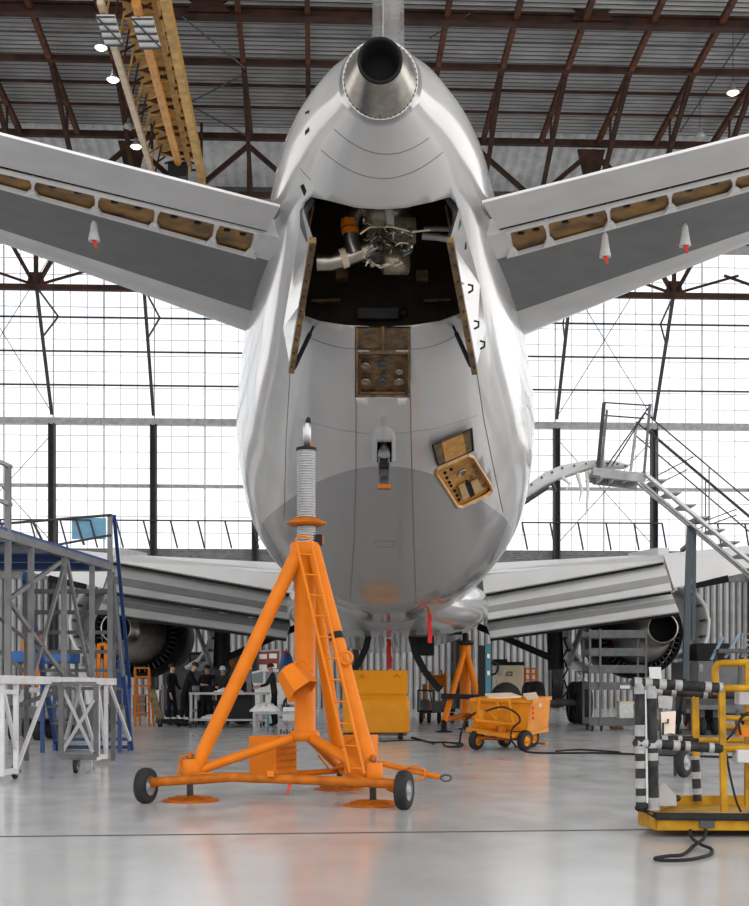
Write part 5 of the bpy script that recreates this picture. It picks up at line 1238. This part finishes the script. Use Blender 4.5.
MB().bar(at(716, 692, dm), Cn(722, 689), .04).build('arch_bracket', M['yellow'], t)
MB().bar(at(748, 662, dm), at(748, 806, dm), .045).build('frame_post', M['yellow'], t)
for py in (718, 727): MB().tube([at(723, py, 9.1), at(790, py + 1, 9.1)], .018, 8).build('frame_rail', M['yellow'], t)
MB().bar(at(723, 748, 9.05), at(790, 748, 9.05), .07, .05).build('frame_rail', M['yellow'], t)
# floor pan
zt_, zb_ = .17, .055
out = [Cn(641, 806), Cn(656, 817), V((XR, dn - .12, 0)), V((XR, df_ + .05, 0)), Cf(677, 796)]
pan = [V((p.x, p.y, 0)) for p in out]; pan[0].y = 9.25; pan[1].y = 8.9; pan[0].x = X(640, 9.25); pan[1].x = X(657, 8.9); pan[4].y = 10.45; pan[4].x = X(672, 10.45)
mb = MB(); mb.plate([V((p.x, p.y, .09)) for p in pan], V((0, 0, -.045))); mb.build('floor_pan', M['yellow'], t)
for i in range(5):
    a, b = pan[i], pan[(i + 1) % 5]; MB().bar(V((a.x, a.y, .105)), V((b.x, b.y, .105)), .03, .11).build('toe_board', M['yellow'], t)
MB().tube([V((pan[4].x, pan[4].y - .2, .155)), V((pan[0].x - .012, pan[0].y, .17)), V((pan[1].x - .01, pan[1].y - .03, .145)), V((XR, dn - .16, .135))], .026, 10).build('bumper_strip', M['rubber'], t)
MB().plate([at(660, 806, 9.5), at(677, 806, 9.5), at(676, 795, 9.5), at(665, 783, 9.5), at(660, 786, 9.5)], V((0, .03, 0))).build('gusset_plate', M['lightbox'], t)
MB().box(at(707, 822, 8.87), (.10, .02, .08)).build('label_plate', M['darksteel'], t)
MB().box(at(745, 697, 9.2), (.12, .12, .11)).build('control_box', M['lightbox'], t, bevel=.01); MB().box(at(747, 756, 9.0), (.17, .14, .09)).build('control_box', M['lightbox'], t, bevel=.01)
MB().box(at(745, 732, 9.1), (.10, .08, .06)).build('valve_block', M['orange'], t)
for pts in ([(723, 743), (732, 734), (738, 724), (744, 716), (752, 715)], [(726, 752), (730, 775), (736, 800), (741, 812)], [(741, 735), (739, 722), (745, 714), (752, 712)]):
    MB().tube(smooth_path([at(*p, 9.0) for p in pts]), .008, 6).build('control_cable', M['rubber'], t)
cable(smooth_path([at(690, 829, 8.93), at(692, 838, 8.6), at(702, 845, 8.1), g(711, 851), g(710, 857), g(690, 862), g(665, 863), g(655, 861), g(668, 858.5), g(683, 857), g(694, 848), at(704, 838, 8.5), at(706, 829, 8.93)]), .011, 'black cable hanging from the work cage and looping on the floor')

# ------------------------------------------------------------------ things behind the cage
d = 15.0; t = thing('parts_dolly', V((X(672, d), d, 0)), 'small dolly with papers and one large wheel behind the work cage', 'cart')
wheel(t, V((X(684, d), d, .18)), .18, .09, (.8, -.6, 0), 'tyre', 'galv'); wheel(t, V((X(652, 16.2), 16.2, .14)), .14, .08, (.8, -.6, 0), 'tyre', 'galv')
MB().bar(at(650, 752, 15.6), at(690, 752, 15.0), .4, .05).build('deck', M['darksteel'], t)
MB().plate([at(661, 712, d), at(676, 711, d), at(675, 734, d), at(670, 733, d), at(662, 735, d)], V((0, .02, 0))).build('paper_sheet', M['paper'], t)
MB().plate([at(658, 694, d), at(673, 694, d), at(672, 709, d), at(659, 708, d)], V((0, .02, 0))).build('clip_board', M['galv'], t)
MB().bar(at(674, 690, d + .03), at(672, 752, d + .03), .03).build('post', M['darksteel'], t); MB().bar(at(661, 694, d + .03), at(661, 752, d + .03), .03).build('post', M['darksteel'], t)
MB().tube([at(663, 740, d - .03), at(663, 723, d - .03), at(668, 723, d - .03), at(668, 719, d - .03)], .012, 6).build('hook', M['black'], t)
for px in (657, 680): MB().bar(V((X(px, d), d + .25, 0)), V((X(px, d), d + .25, .3)), .03).build('stand_leg', M['darksteel'], t)

d = 36.0; t = thing('power_unit', V((X(700, d), d + 1, 0)), 'large dark grey ground power unit below the right engine', 'equipment')
z_ = lambda py, dd=d: EYE + (HY - py) * dd / F
MB().box(V(((X(686, d) + X(775, d)) / 2, d + .9, (z_(661) + .35) / 2)), (X(775, d) - X(686, d), 1.8, z_(661) - .35)).build('housing', M['boxgrey'], t, bevel=.03)
MB().box(V((X(694, d), d - .01, z_(675))), (.22, .03, .75)).build('door_gap', M['darksteel'], t); MB().box(V((X(701, d), d - .01, z_(668))), (.10, .03, .2)).build('switch_plate', M['galv'], t)
MB().box(V((X(716, d), d + .9, z_(652))), (.9, 1.2, .5)).build('air_intake', M['black'], t)
for px in (690, 760):
    for dy in (.3, 1.5): wheel(t, V((X(px, d), d + dy, .22)), .22, .16)
MB().box(V(((X(686, d) + X(775, d)) / 2, d + .9, .36)), (X(775, d) - X(686, d), 1.5, .10)).build('chassis', M['darksteel'], t)
t = thing('maintenance_steps', V((X(725, 33), 33, 0)), 'grey steps with pale blue side rails at the right edge', 'steps')
d = 33.5; z_ = lambda py, dd=d: EYE + (HY - py) * dd / F
for p, q in (((711, 660), (723, 637)), ((725, 658), (739, 634))): MB().bar(at(*p, d), at(*q, d), .07).build('side_rail', mat('pale_blue_paint', (.25, .36, .50), .4), t)
for x in (716, 741): MB().bar(V((X(x, d), d + .4, 0)), at(x, 655, d + .4), .08).build('leg', M['galvdk'], t)
MB().bar(at(716, 651, d), at(770, 651, d), .6, .10).build('platform', M['galvdk'], t); MB().bar(V((X(770, d), d + .4, 0)), at(770, 652, d + .4), .08).build('leg', M['galvdk'], t)
for px in (742, 756): MB().tube([at(px, 657, d), at(px, 634, d), at(px + 12, 634, d), at(px + 12, 657, d)], .05, 8).build('guard_loop', M['galv'], t)
for k in range(4): MB().bar(at(744, 640 + k * 5, d), at(768, 640 + k * 5, d), .04).build('guard_bar', M['galv'], t)
d = 27.5; t = thing('flat_dolly', V((X(722, 27.8), 27.8, 0)), 'low flat baggage dolly with small wheels behind the work cage', 'cart')
d = 29; MB().box(V((X(735, d), d + .5, .62)), (X(775, d) - X(696, d), 1.3, .10)).build('deck', M['galvdk'], t); MB().box(V((X(735, d), d + .5, .74)), (X(775, d) - X(696, d) - .1, 1.2, .14)).build('rollers', M['darksteel'], t)
for px in (703, 716, 760):
    for dy in (.1, .9): wheel(t, V((X(px, d), d + dy, .2)), .2, .14, (1, 0, 0), 'tyre', 'galvdk')
for px in (703, 716, 760): MB().box(V((X(px, d), d + .5, .42)), (.1, .9, .34)).build('axle_block', M['darksteel'], t)
o = MB().ball(fl(691, 730) + V((0, 0, .10)), (.11, .11, .10)).build('orange_ball', M['redtag']); tag(o, 'small red orange bundle on the floor beside the flat dolly', 'bundle')
o = MB().box(fl(710, 727) + V((0, 0, .06)), (.8, .3, .12), top=.8).build('chock', M['rim'], bevel=.02); tag(o, 'brown chock block on the floor under the flat dolly', 'chock')
t = thing('document_stand', V((X(655, 24), 24, 0)), 'white card on a thin stand between the shelf rack and the support mast', 'sign'); d = 26
MB().plate([at(649, 667, d), at(661, 667, d), at(662, 680, d), at(650, 680, d)], V((0, .03, 0))).build('card', M['whitepaper'], t); MB().bar(V((X(655.5, d), d + .04, 0)), at(655.5, 668, d + .04), .03).build('post', M['darksteel'], t)
MB().lathe([(.001, 0), (.2, 0), (.18, .03), (.001, .04)], V((X(655.5, d), d + .04, 0)), n=16).build('base', M['darksteel'], t)
# ------------------------------------------------------------------ people
def person(name, x, y, h, face, pose, top, trousers, label, hairmat='hair', cap=None):
    """one continuous skinned figure; face = heading of the body (radians, 0 = +x)"""
    s = h / 1.75; R = Matrix.Rotation(face, 3, 'Z')
    lean = pose.get('lean', 0.0); le = pose.get('stride', .10)
    def P(f, l, z): return V((f, l, z)) * s
    vs = []; es = []; rad = []
    def add(p, r, par=None):
        vs.append(p); rad.append(r * s if not isinstance(r, tuple) else (r[0] * s, r[1] * s))
        if par is not None: es.append((par, len(vs) - 1))
        return len(vs) - 1
    pz = .93
    def up(f, l, z):   # points above the pelvis follow the lean
        dz = z - pz; return P(f + math.sin(lean) * dz, l, pz + math.cos(lean) * dz)
    pel = add(P(0, 0, pz), (.155, .125)); bel = add(up(0, 0, 1.10), (.145, .115), pel); che = add(up(.01, 0, 1.30), (.165, .125), bel); nb = add(up(.0, 0, 1.44), (.11, .085), che)
    neck = add(up(.01, 0, 1.51), .055, nb); hb = add(up(.03, 0, 1.58), .078, neck); hm = add(up(.035, 0, 1.65), .088, hb); ht = add(up(.03, 0, 1.72), .06, hm)
    add(up(.135, 0, 1.625), .016, hm)
    for sd in (-1, 1):
        hip = add(P(0, sd * .09, .86), .095, pel); kn = add(P(sd * le * .5 + .03, sd * .105, .48), .066, hip); an = add(P(sd * le * .5 - .02, sd * .11, .09), .048, kn)
        heel = add(P(sd * le * .5 + .02, sd * .115, .045), .042, an); toe = add(P(sd * le * .5 + .17, sd * .13, .032), .032, heel)
        sh = add(up(0, sd * .19, 1.40), .068, nb); ar = pose.get('armL' if sd > 0 else 'armR', ((.03, .25, 1.12), (.10, .25, .88)))
        el = add(up(*(ar[0][0], sd * ar[0][1], ar[0][2])), .047, sh); wr = add(up(*(ar[1][0], sd * ar[1][1], ar[1][2])), .032, el)
        d_ = (vs[wr] - vs[el]).normalized(); pm = vs[wr] + d_ * .07 * s; pa = add(pm, .030, wr); sidev = d_.cross(V((1, 0, .2))).normalized()
        for k, ln in enumerate((.075, .085, .08, .062)):
            o_ = sidev * (k - 1.5) * .019 * s; b0 = add(pm + o_ + d_ * .03 * s, .0095, pa); b1 = add(pm + o_ + d_ * (.03 + ln * .5) * s + V((.008, 0, 0)) * s, .0085, b0); add(pm + o_ * .9 + d_ * (.025 + ln * .9) * s + V((.028, 0, 0)) * s, .007, b1)
        add(pm + sidev * -.05 * s + d_ * .02 * s + V((.02, 0, 0)) * s, .010, pa)
    me = bpy.data.meshes.new(name); me.from_pydata([tuple(p) for p in vs], es, []); o = bpy.data.objects.new(name, me); col.objects.link(o)
    md = o.modifiers.new('skin', 'SKIN'); md.use_smooth_shade = True; md.branch_smoothing = .5
    sv = me.skin_vertices[0].data
    for i, r in enumerate(rad): sv[i].radius = r if isinstance(r, tuple) else (r, r); sv[i].use_root = (i == 0)
    sb = o.modifiers.new('sub', 'SUBSURF'); sb.levels = 1; sb.render_levels = 1
    bpy.context.view_layer.update(); dg = bpy.context.evaluated_depsgraph_get(); nm = bpy.data.meshes.new_from_object(o.evaluated_get(dg)); o.modifiers.clear(); o.data = nm
    zmin = min(v.co.z for v in nm.vertices); nk = vs[neck]
    for v in nm.vertices: v.co.z -= zmin
    for m in (M[top], M[trousers], M['skin'], M['black']): nm.materials.append(m)
    wr_ = [i for i in range(len(vs)) if i > 0]
    hands = [vs[i] for i in range(len(vs)) if (rad[i] if not isinstance(rad[i], tuple) else 1) == .030 * s]
    for f in nm.polygons:
        c = f.center + V((0, 0, zmin)); f.use_smooth = True
        if (c - vs[hm]).length < .15 * s or (c - vs[hb]).length < .10 * s or any((c - h_).length < .115 * s for h_ in hands): f.material_index = 2
        elif c.z < .085 * s: f.material_index = 3
        elif c.z < .92 * s: f.material_index = 1
        else: f.material_index = 0
    hp = vs[hm] - V((0, 0, zmin)); fw = V((math.cos(lean), 0, -math.sin(lean))); ho = MB(); secs = []
    upv = V((math.sin(lean), 0, math.cos(lean))); lv = V((0, 1, 0))
    for i in range(6):
        ph = -.15 + (pi / 2 + .15) * i / 5; rr = max(math.cos(ph), .02) * .098 * s
        secs.append([hp - fw * .018 * s + upv * (.02 + .098 * math.sin(ph)) * s + fw * rr * math.cos(2 * pi * k / 16) * 1.05 + lv * rr * math.sin(2 * pi * k / 16) * .93 for k in range(16)])
    ho.loft(secs, True)
    if cap: ho.plate([hp + upv * .05 * s + fw * .08 * s + lv * .06 * s, hp + upv * .05 * s + fw * .08 * s - lv * .06 * s, hp + upv * .04 * s + fw * .17 * s - lv * .04 * s, hp + upv * .04 * s + fw * .17 * s + lv * .04 * s], upv * .012 * s)
    hd = ho.data('hat', V((0, 0, 0))); h_ = bpy.data.objects.new('cap' if cap else 'hair', hd); col.objects.link(h_); hd.materials.append(M[cap or hairmat]); h_.parent = o
    for sd in (-1, 1):
        e = MB().ball(hp + fw * .078 * s + lv * sd * .032 * s + upv * .005 * s, .011 * s, 8, 6).data('eye', V((0, 0, 0))); eo = bpy.data.objects.new('eye', e); col.objects.link(eo); e.materials.append(M['black']); eo.parent = o
    if pose.get('band'):
        for sd in (-1, 1):
            b = MB().tube([P(sd * le * .5 - .015, sd * .11, .17), P(sd * le * .5 - .013, sd * .11, .235)], .072 * s, 12).data('band', V((0, 0, 0))); bo = bpy.data.objects.new('reflective_band', b); col.objects.link(bo); b.materials.append(M['cover']); bo.parent = o
    o.location = (x, y, 0); o.rotation_euler = (0, 0, face); tag(o, label, 'person'); return o
work = dict(armL=((.20, .24, 1.16), (.42, .15, 1.10)), armR=((.20, .24, 1.16), (.42, .12, 1.12)))
d = 36.4
person('person', X(168, d), d + .6, 1.74, -.3, dict(band=1, armL=((.06, .26, 1.14), (.22, .22, .98))), 'coat', 'coat', 'person in dark overalls standing leftmost, left of the work bench')
person('person', X(184, d), d, 1.82, .0, dict(lean=.38, band=1, **work), 'coat', 'coat', 'person in dark overalls leaning forward at the bench end')
person('person', X(203, d), d + .95, 1.72, -1.5, dict(lean=.15), 'coat', 'coat', 'person in dark clothes behind the bench, between the leaning one and the pale cap', cap='black')
person('person', X(222, d), d + .6, 1.70, 4.6, dict(lean=.3, **work), 'coatgrey', 'coat', 'person in a pale cap bent towards the bench', cap='cover')
person('person', X(274, d), d + .2, 1.74, 3.3, dict(lean=.12, **work), 'coatgrey', 'coat', 'person in a dark grey jacket at the right end of the bench')
person('person', X(583, 44), 44, 1.74, 2.6, dict(lean=.1, **work), 'shirt', 'coatgrey', 'person in a white shirt standing left of the shelf rack')

# ------------------------------------------------------------------ benches
d = 34.6; t = thing('work_bench', V((X(222, d), d + .6, 0)), 'grey metal work bench on casters with a lower shelf, in front of the workers', 'bench')
z_ = lambda py, dd=d: EYE + (HY - py) * dd / F
x0, x1 = X(189, d), X(267, d); zt_ = z_(693.5)
MB().box(V(((x0 + x1) / 2, d + .5, zt_)), (x1 - x0, 1.0, .06)).build('bench_top', M['galv'], t); MB().box(V(((x0 + x1) / 2, d + .5, z_(720))), (x1 - x0, .96, .05)).build('lower_shelf', M['galv'], t)
for x in (x0 + .05, X(261, d)):
    for dy in (.03, .97): MB().bar(V((x, d + dy, .16)), V((x, d + dy, zt_ - .02)), .07).build('leg', M['galv'], t); caster(t, V((x, d + dy - .03, 0)), .065, .18)
MB().bar(V((x0 + .05, d + .03, .45)), V((x0 + .05, d + .97, .45)), .05).build('end_rail', M['galv'], t)
rz = zt_ + .03
def crumple(name, c, rx, ry, h, m, lab, n=16, seed=1):
    random.seed(seed); mb = MB(); vs = []; fs = []
    for i in range(n + 1):
        for j in range(n + 1):
            a, b = i / n * 2 - 1, j / n * 2 - 1; e = max(0, 1 - max(abs(a), abs(b)) ** 3)
            vs.append(c + V((a * rx * (1 + .12 * math.sin(b * 5 + seed)), b * ry * (1 + .12 * math.sin(a * 6)), .006 + h * e * (.45 + .55 * random.random()))))
    for i in range(n):
        for j in range(n): fs.append((i * (n + 1) + j, (i + 1) * (n + 1) + j, (i + 1) * (n + 1) + j + 1, i * (n + 1) + j + 1))
    mb.add(vs, fs, True); 
    m_ = len(vs); mb.add([V((v.x, v.y, c.z)) for v in vs], [tuple(reversed(f)) for f in fs], False)
    o = mb.build(name, M[m], fix=False); tag(o, lab, 'cloth'); return o
crumple('crumpled_cloth', V((X(227, d), d + .45, rz + .002)), .36, .3, .13, 'cloth', 'crumpled white cloth on top of the work bench')
crumple('crumpled_cloth', V((X(211, d), d + .4, z_(720) + .027)), .28, .3, .12, 'cloth', 'crumpled white cloth on the lower shelf of the work bench', seed=5)
o = MB().lathe([(.001, 0), (.10, 0), (.10, .18), (.085, .18), (.085, .03), (.001, .03)], V((X(194, d), d + .4, rz + .002)), n=18).build('metal_can', M['galvdk']); tag(o, 'dark metal can on the left end of the work bench', 'can')
o = MB().box(V((X(206, d), d + .6, rz + .093)), (.32, .25, .18)).build('tool_case', M['coat'], bevel=.02); tag(o, 'small dark tool case beside the metal can on the bench', 'box')
o = MB().box(V((X(238, d), d + .55, z_(720) + .028 + .28)), (.7, .6, .56)).build('parts_crate', M['black'], bevel=.02); tag(o, 'black crate on the bench lower shelf behind the jack leg', 'box')
MB().bar(V((X(246, d), d + .9, zt_)), V((X(246, d), d + .9, zt_ + .62)), .13).build('bench_post', M['galvdk'], t)
d = 30.5; t = thing('side_table', V((X(274, d), d + .4, 0)), 'grey side table with blue leg between the bench and the jack mast', 'table')
z_ = lambda py, dd=d: EYE + (HY - py) * dd / F; zt_ = z_(713)
MB().box(V(((X(253, d) + X(303, d)) / 2, d + .35, zt_)), (X(303, d) - X(253, d), .7, .05)).build('table_top', M['galv'], t)
for px, m in ((254, 'galv'), (268, 'teal'), (302, 'galv')): MB().bar(V((X(px, d), d + .03, 0)), V((X(px, d), d + .03, zt_)), .05).build('leg', M[m], t)
for px in (254, 302): MB().bar(V((X(px, d), d + .67, 0)), V((X(px, d), d + .67, zt_)), .05).build('leg', M['galv'], t)
MB().box(V((X(290, d), d + .1, zt_ - .10)), (.34, .3, .15)).build('drawer', M['lightbox'], t)
crumple('plastic_sheet', V((X(264, d), d + .3, zt_ + .027)), .33, .25, .22, 'cloth', 'crumpled translucent white plastic sheet on the side table', seed=9)
o = MB().box(V((X(289, d), d + .3, zt_ + .03 + .05)), (.3, .3, .10)).build('white_box', M['cover'], bevel=.01); tag(o, 'flat white box on the right of the side table', 'box')

# ------------------------------------------------------------------ background left
d = 47; t = thing('backdrop_cabinet', V((X(200, d), d + .5, 0)), 'tall black cabinet added as dark background behind the workers', 'cabinet')  # added to darken the background here
x0, x1, zt_ = X(164, d), X(243, d), EYE + (HY - 652) * d / F
MB().box(V(((x0 + x1) / 2, d + .5, zt_ / 2 + .05)), (x1 - x0, 1.0, zt_ - .1)).build('body', M['black'], t, bevel=.02)
for k in range(3):
    xa = x0 + (x1 - x0) * k / 3; dr = MB().box(V((xa + (x1 - x0) / 6, d - .015, zt_ / 2 + .1)), ((x1 - x0) / 3 - .06, .03, zt_ - .4)).build('door', M['darksteel'], t); MB().bar(V((xa + .12, d - .05, zt_ / 2 - .1)), V((xa + .12, d - .05, zt_ / 2 + .15)), .03).build('handle', M['galv'], dr)
for x in (x0 + .1, x1 - .1):
    for dy in (.1, .9): MB().box(V((x, d + dy, .05)), (.12, .12, .10)).build('foot', M['black'], t)
d = 56; t = thing('white_car', V((X(270, d), d + 2, 0)), 'white car parked behind the workers, partly hidden by the jack leg', 'car')
z_ = lambda py, dd=d: EYE + (HY - py) * dd / F
pr = [(-2.1, .35), (-2.15, .8), (-1.9, 1.05), (-1.1, 1.15), (-.6, 1.55), (.1, 1.7), (1.0, 1.68), (1.6, 1.3), (2.1, 1.1), (2.2, .7), (2.15, .35)]
xc = X(262, d); hz = 1.12
def side_sec(y, k): return [V((xc + a * (.97 if k else 1), y, b * hz * (k and .98 or 1))) for a, b in pr]
body = MB().loft([side_sec(d - .02, 1), side_sec(d + .1, 0), side_sec(d + 1.6, 0), side_sec(d + 1.72, 1)], False).build('body', M['cover'], t, bevel=.06)
for a in ([(-.95, 1.16), (-.5, 1.5), (.05, 1.6), (.05, 1.16)], [(.15, 1.16), (.15, 1.6), (.95, 1.58), (1.4, 1.2)]): MB().plate([V((xc + p[0], d - .03, p[1] * hz)) for p in a], V((0, .05, 0))).build('side_window', M['glasspane'], t)
for xx in (-1.35, 1.35):
    for yy in (d + .1, d + 1.6): wheel(t, V((xc + xx, yy, .34)), .34, .22, (0, 1, 0), 'tyre', 'galv')
for xx in (-1.35, 1.35): MB().lathe([(.36, 0), (.46, 0), (.46, .02), (.36, .02)], V((xc + xx, d - .05, .36)), (0, 1, 0), 24).build('wheel_arch', M['black'], t)
t = thing('notice_board', H(UP(262, VW - .4), VW - .4, 1.0), 'red framed notice board with white sheets on the back wall', 'board')
v = VW - .25; q = [HB(245, 652, v), HB(280, 650, v), HB(280, 672, v), HB(245, 673, v)]
MB().plate(q, H(0, .06, 0) - H(0, 0, 0)).build('board', mat('dark_red_board', (.22, .03, .02), .6), t)
for p in ((253, 657), (263, 656.5), (273, 656), (253, 667), (263, 667), (273, 666)): c = HB(p[0], p[1], v - .03); MB().box(c, (.42, .03, .26)).build('notice_sheet', M['whitepaper'], t)
mb = MB()
for i in range(4): mb.bar(q[i], q[(i + 1) % 4], .08)
mb.build('board_frame', M['galv'], t)
d = 47; t = thing('hanging_jacket', at(287, 672, d), 'blue jacket with red collar hanging from a stand behind the jack mast', 'jacket'); secs = []
for z, w, dp_ in ((651, 1.2, .10), (653, 3.2, .12), (657, 5.5, .14), (664, 7, .16), (672, 8, .18)):
    c = at(286.5, z, d); secs.append([c + V((w * d / F * math.cos(a), dp_ * math.sin(a), 0)) for a in [2 * pi * k / 16 for k in range(16)]])
jk = MB().loft(secs).build('jacket_body', M['tarp'], t); MB().tube([at(284, 652, d - .1), at(286.5, 653, d - .14), at(289, 652, d - .1)], .05, 8).build('collar', M['red'], t)
t2 = thing('coat_stand', V((X(286.5, d + .1), d + .1, 0)), 'thin dark stand carrying the blue jacket', 'stand'); MB().bar(V((X(286.5, d + .35), d + .35, 0)), at(286.5, 650, d + .35), .05).build('post', M['darksteel'], t2); MB().bar(at(286.5, 650, d + .35), at(286.5, 649.2, d), .04).build('hook', M['darksteel'], t2)
MB().lathe([(.001, 0), (.3, 0), (.28, .04), (.001, .05)], V((X(286.5, d + .35), d + .35, 0)), n=16).build('base', M['darksteel'], t2)
# orange floor lamp / drum near the gear
d = 42.5; t = thing('orange_drum', V((X(237, d), d, 0)), 'orange cable drum on a stand above the bench, beside the left landing gear', 'drum')
MB().lathe([(.16, 0), (.26, 0), (.26, .2), (.16, .2)], at(235, 659, d), (.5, -1, 0), 18).build('drum_ring', M['orange'], t); MB().bar(V((X(235, d), d + .0, 0)), at(235, 665, d), .06).build('post', M['galvdk'], t)
MB().lathe([(.001, 0), (.25, 0), (.2, .04), (.001, .05)], V((X(235, d), d, 0)), n=16).build('base', M['galvdk'], t)
# orange rolling ladder and pallet truck
d = 36; t = thing('rolling_ladder', V((X(142, d), d, 0)), 'orange rolling ladder behind the blue stair', 'ladder')
for px in (135, 149):
    for dy in (0, .8): MB().bar(V((X(px, d), d + dy, .0)), at(px, 668, d + dy), .06).build('post', M['orange_dk'], t)
for py in (668, 677, 686, 695, 704, 713): MB().bar(at(135, py, d), at(149, py, d), .05).build('rung', M['orange_dk'], t)
MB().bar(at(135, 686, d + .4), at(149, 686, d + .4), .7, .05).build('platform', M['orange_dk'], t)
d = 35.6; t = thing('pallet_truck', V((X(158, d), d, 0)), 'dark pallet truck standing left of the first worker', 'truck')
MB().bar(V((X(151, d), d, 1.0)), V((X(160, d), d, .2)), .10, .2).build('handle', M['rim'], t); MB().bar(V((X(158, d), d, .15)), V((X(180, d), d + .3, .15)), .5, .12).build('fork', M['black'], t); wheel(t, V((X(160, d), d, .1)), .1, .12); wheel(t, V((X(178, d), d + .3, .08)), .08, .12)
for k in range(3):
    x = X(140 + 14 * k, 52); o = MB().box(V((x, 52, .4 + .1 * k)), (.5, .5, .8 + .2 * k)).build('storage_bin', M[('galvdk', 'cloth', 'boxgrey')[k]], bevel=.02); tag(o, ('dark storage bin behind the rolling ladder', 'pale storage bin, middle of the three behind the workers', 'tall grey storage bin, nearest the workers')[k], 'bin')
# behind the dock
d = 32.5; t = thing('engine_stand', V((X(33, d), d, 0)), 'orange engine stand seen through the left dock', 'stand'); z_ = lambda py, dd=d: EYE + (HY - py) * dd / F
for px in (23, 38): MB().bar(V((X(px, d), d, .0)), at(px + 1, 634, d), .08).build('post', M['orange'], t)
for p, q in (((22, 656), (39, 640)), ((24, 640), (39, 636)), ((22, 690), (40, 690))): MB().bar(at(*p, d), at(*q, d), .07).build('cross_bar', M['orange'], t)
d = 31.5; t = thing('engine_stand', V((X(102, d), d, 0)), 'orange engine stand seen through the stair treads', 'stand')
for px in (98, 105): MB().bar(V((X(px, d), d, .0)), at(px + 1, 644, d), .08).build('post', M['orange'], t)
MB().bar(at(98, 645, d), at(106, 644, d), .07).build('cross_bar', M['orange'], t); MB().bar(at(98, 690, d), at(106, 690, d), .07).build('cross_bar', M['orange'], t)
d = 28; t = thing('covered_table', V((X(38, d), d, 0)), 'table with a blue cover behind the left dock', 'table')
MB().box(at(38, 657, d) + V((0, .5, 0)), (X(70, d) - X(6, d), 1.0, .25)).build('blue_cover', M['tarp'], t, bevel=.04)
for px in (9, 67):
    for dy in (.1, .9): MB().bar(V((X(px, d), d + dy, 0)), at(px, 660, d) + V((0, dy, 0)), .07).build('leg', M['galvdk'], t)
d = 26; t = thing('engine_trolley', V((X(35, d), d, 0)), 'grey engine transport trolley on casters behind the left dock', 'trolley')
z_ = lambda py, dd=d: EYE + (HY - py) * dd / F
MB().box(V((X(36, d), d + .6, .55)), (X(66, d) - X(4, d), 1.2, .22)).build('bed', M['galvdk'], t)
for a, b in (((10, 725), (22, 690)), ((60, 725), (48, 690)), ((22, 690), (48, 690))): MB().bar(at(a[0], a[1], d) + V((0, .2, 0)), at(b[0], b[1], d) + V((0, .2, 0)), .10).build('cradle_bar', M['galv'], t)
for px in (12, 36, 58):
    for dy in (.1, 1.1): wheel(t, V((X(px, d), d + dy, .2)), .2, .14, (1, 0, 0), 'tyre', 'galvdk'); MB().bar(V((X(px, d), d + dy, .2)), V((X(px, d), d + dy, .5)), .18, .1, up=(0, 1, 0)).build('wheel_bracket', M['galvdk'], t)
d = 29.5; secs = []; t = thing('engine_cowling', V((X(75, d), d, 0)), 'curved pale engine cowling on the floor behind the dock stair', 'cowling')
for k in range(9):
    a = pi * k / 8; secs.append([V((X(63, d) - .62 * math.cos(a), d, .62 + 1.1 * math.sin(a) * .9)), V((X(63, d) - .62 * math.cos(a), d + 1.6, .62 + 1.1 * math.sin(a) * .9)), V((X(63, d) - .54 * math.cos(a), d + 1.6, .6 + 1.0 * math.sin(a) * .9)), V((X(63, d) - .54 * math.cos(a), d, .6 + 1.0 * math.sin(a) * .9))])
MB().loft(secs, True).build('shell', M['lightgrey'], t); MB().box(V((X(63, d), d + .8, .3)), (1.5, 1.7, .6)).build('cradle', M['galvdk'], t)
# ------------------------------------------------------------------ camera, light
cam = bpy.data.cameras.new('camera'); co = bpy.data.objects.new('camera', cam); col.objects.link(co)
cam.sensor_fit = 'HORIZONTAL'; cam.sensor_width = 36; cam.lens = 36 * F / 749
co.location = CAM; co.rotation_euler = (pi / 2, 0, 0)
cam.shift_x = 0; cam.shift_y = (HY - 453) / 749; cam.clip_end = 400; cam.clip_start = .1
scene.camera = co
w = bpy.data.worlds.new('world'); scene.world = w; w.use_nodes = True
nt = w.node_tree; N = nt.nodes; L = nt.links; bg = N['Background']
# overcast daylight through the open hangar front, brighter towards the right-hand side
tc = N.new('ShaderNodeTexCoord'); sx = N.new('ShaderNodeSeparateXYZ'); mr = N.new('ShaderNodeMapRange')
L.new(tc.outputs['Generated'], sx.inputs[0]); L.new(sx.outputs['X'], mr.inputs[0])
mr.inputs[1].default_value = -.8; mr.inputs[2].default_value = .8; mr.inputs[3].default_value = .85; mr.inputs[4].default_value = 1.2
bg.inputs[0].default_value = (1, .985, .97, 1); L.new(mr.outputs[0], bg.inputs[1])
vs_ = scene.view_settings; vs_.view_transform = 'Standard'; vs_.look = 'None'; vs_.gamma = 1; vs_.exposure = 1.15; vs_.use_curve_mapping = False
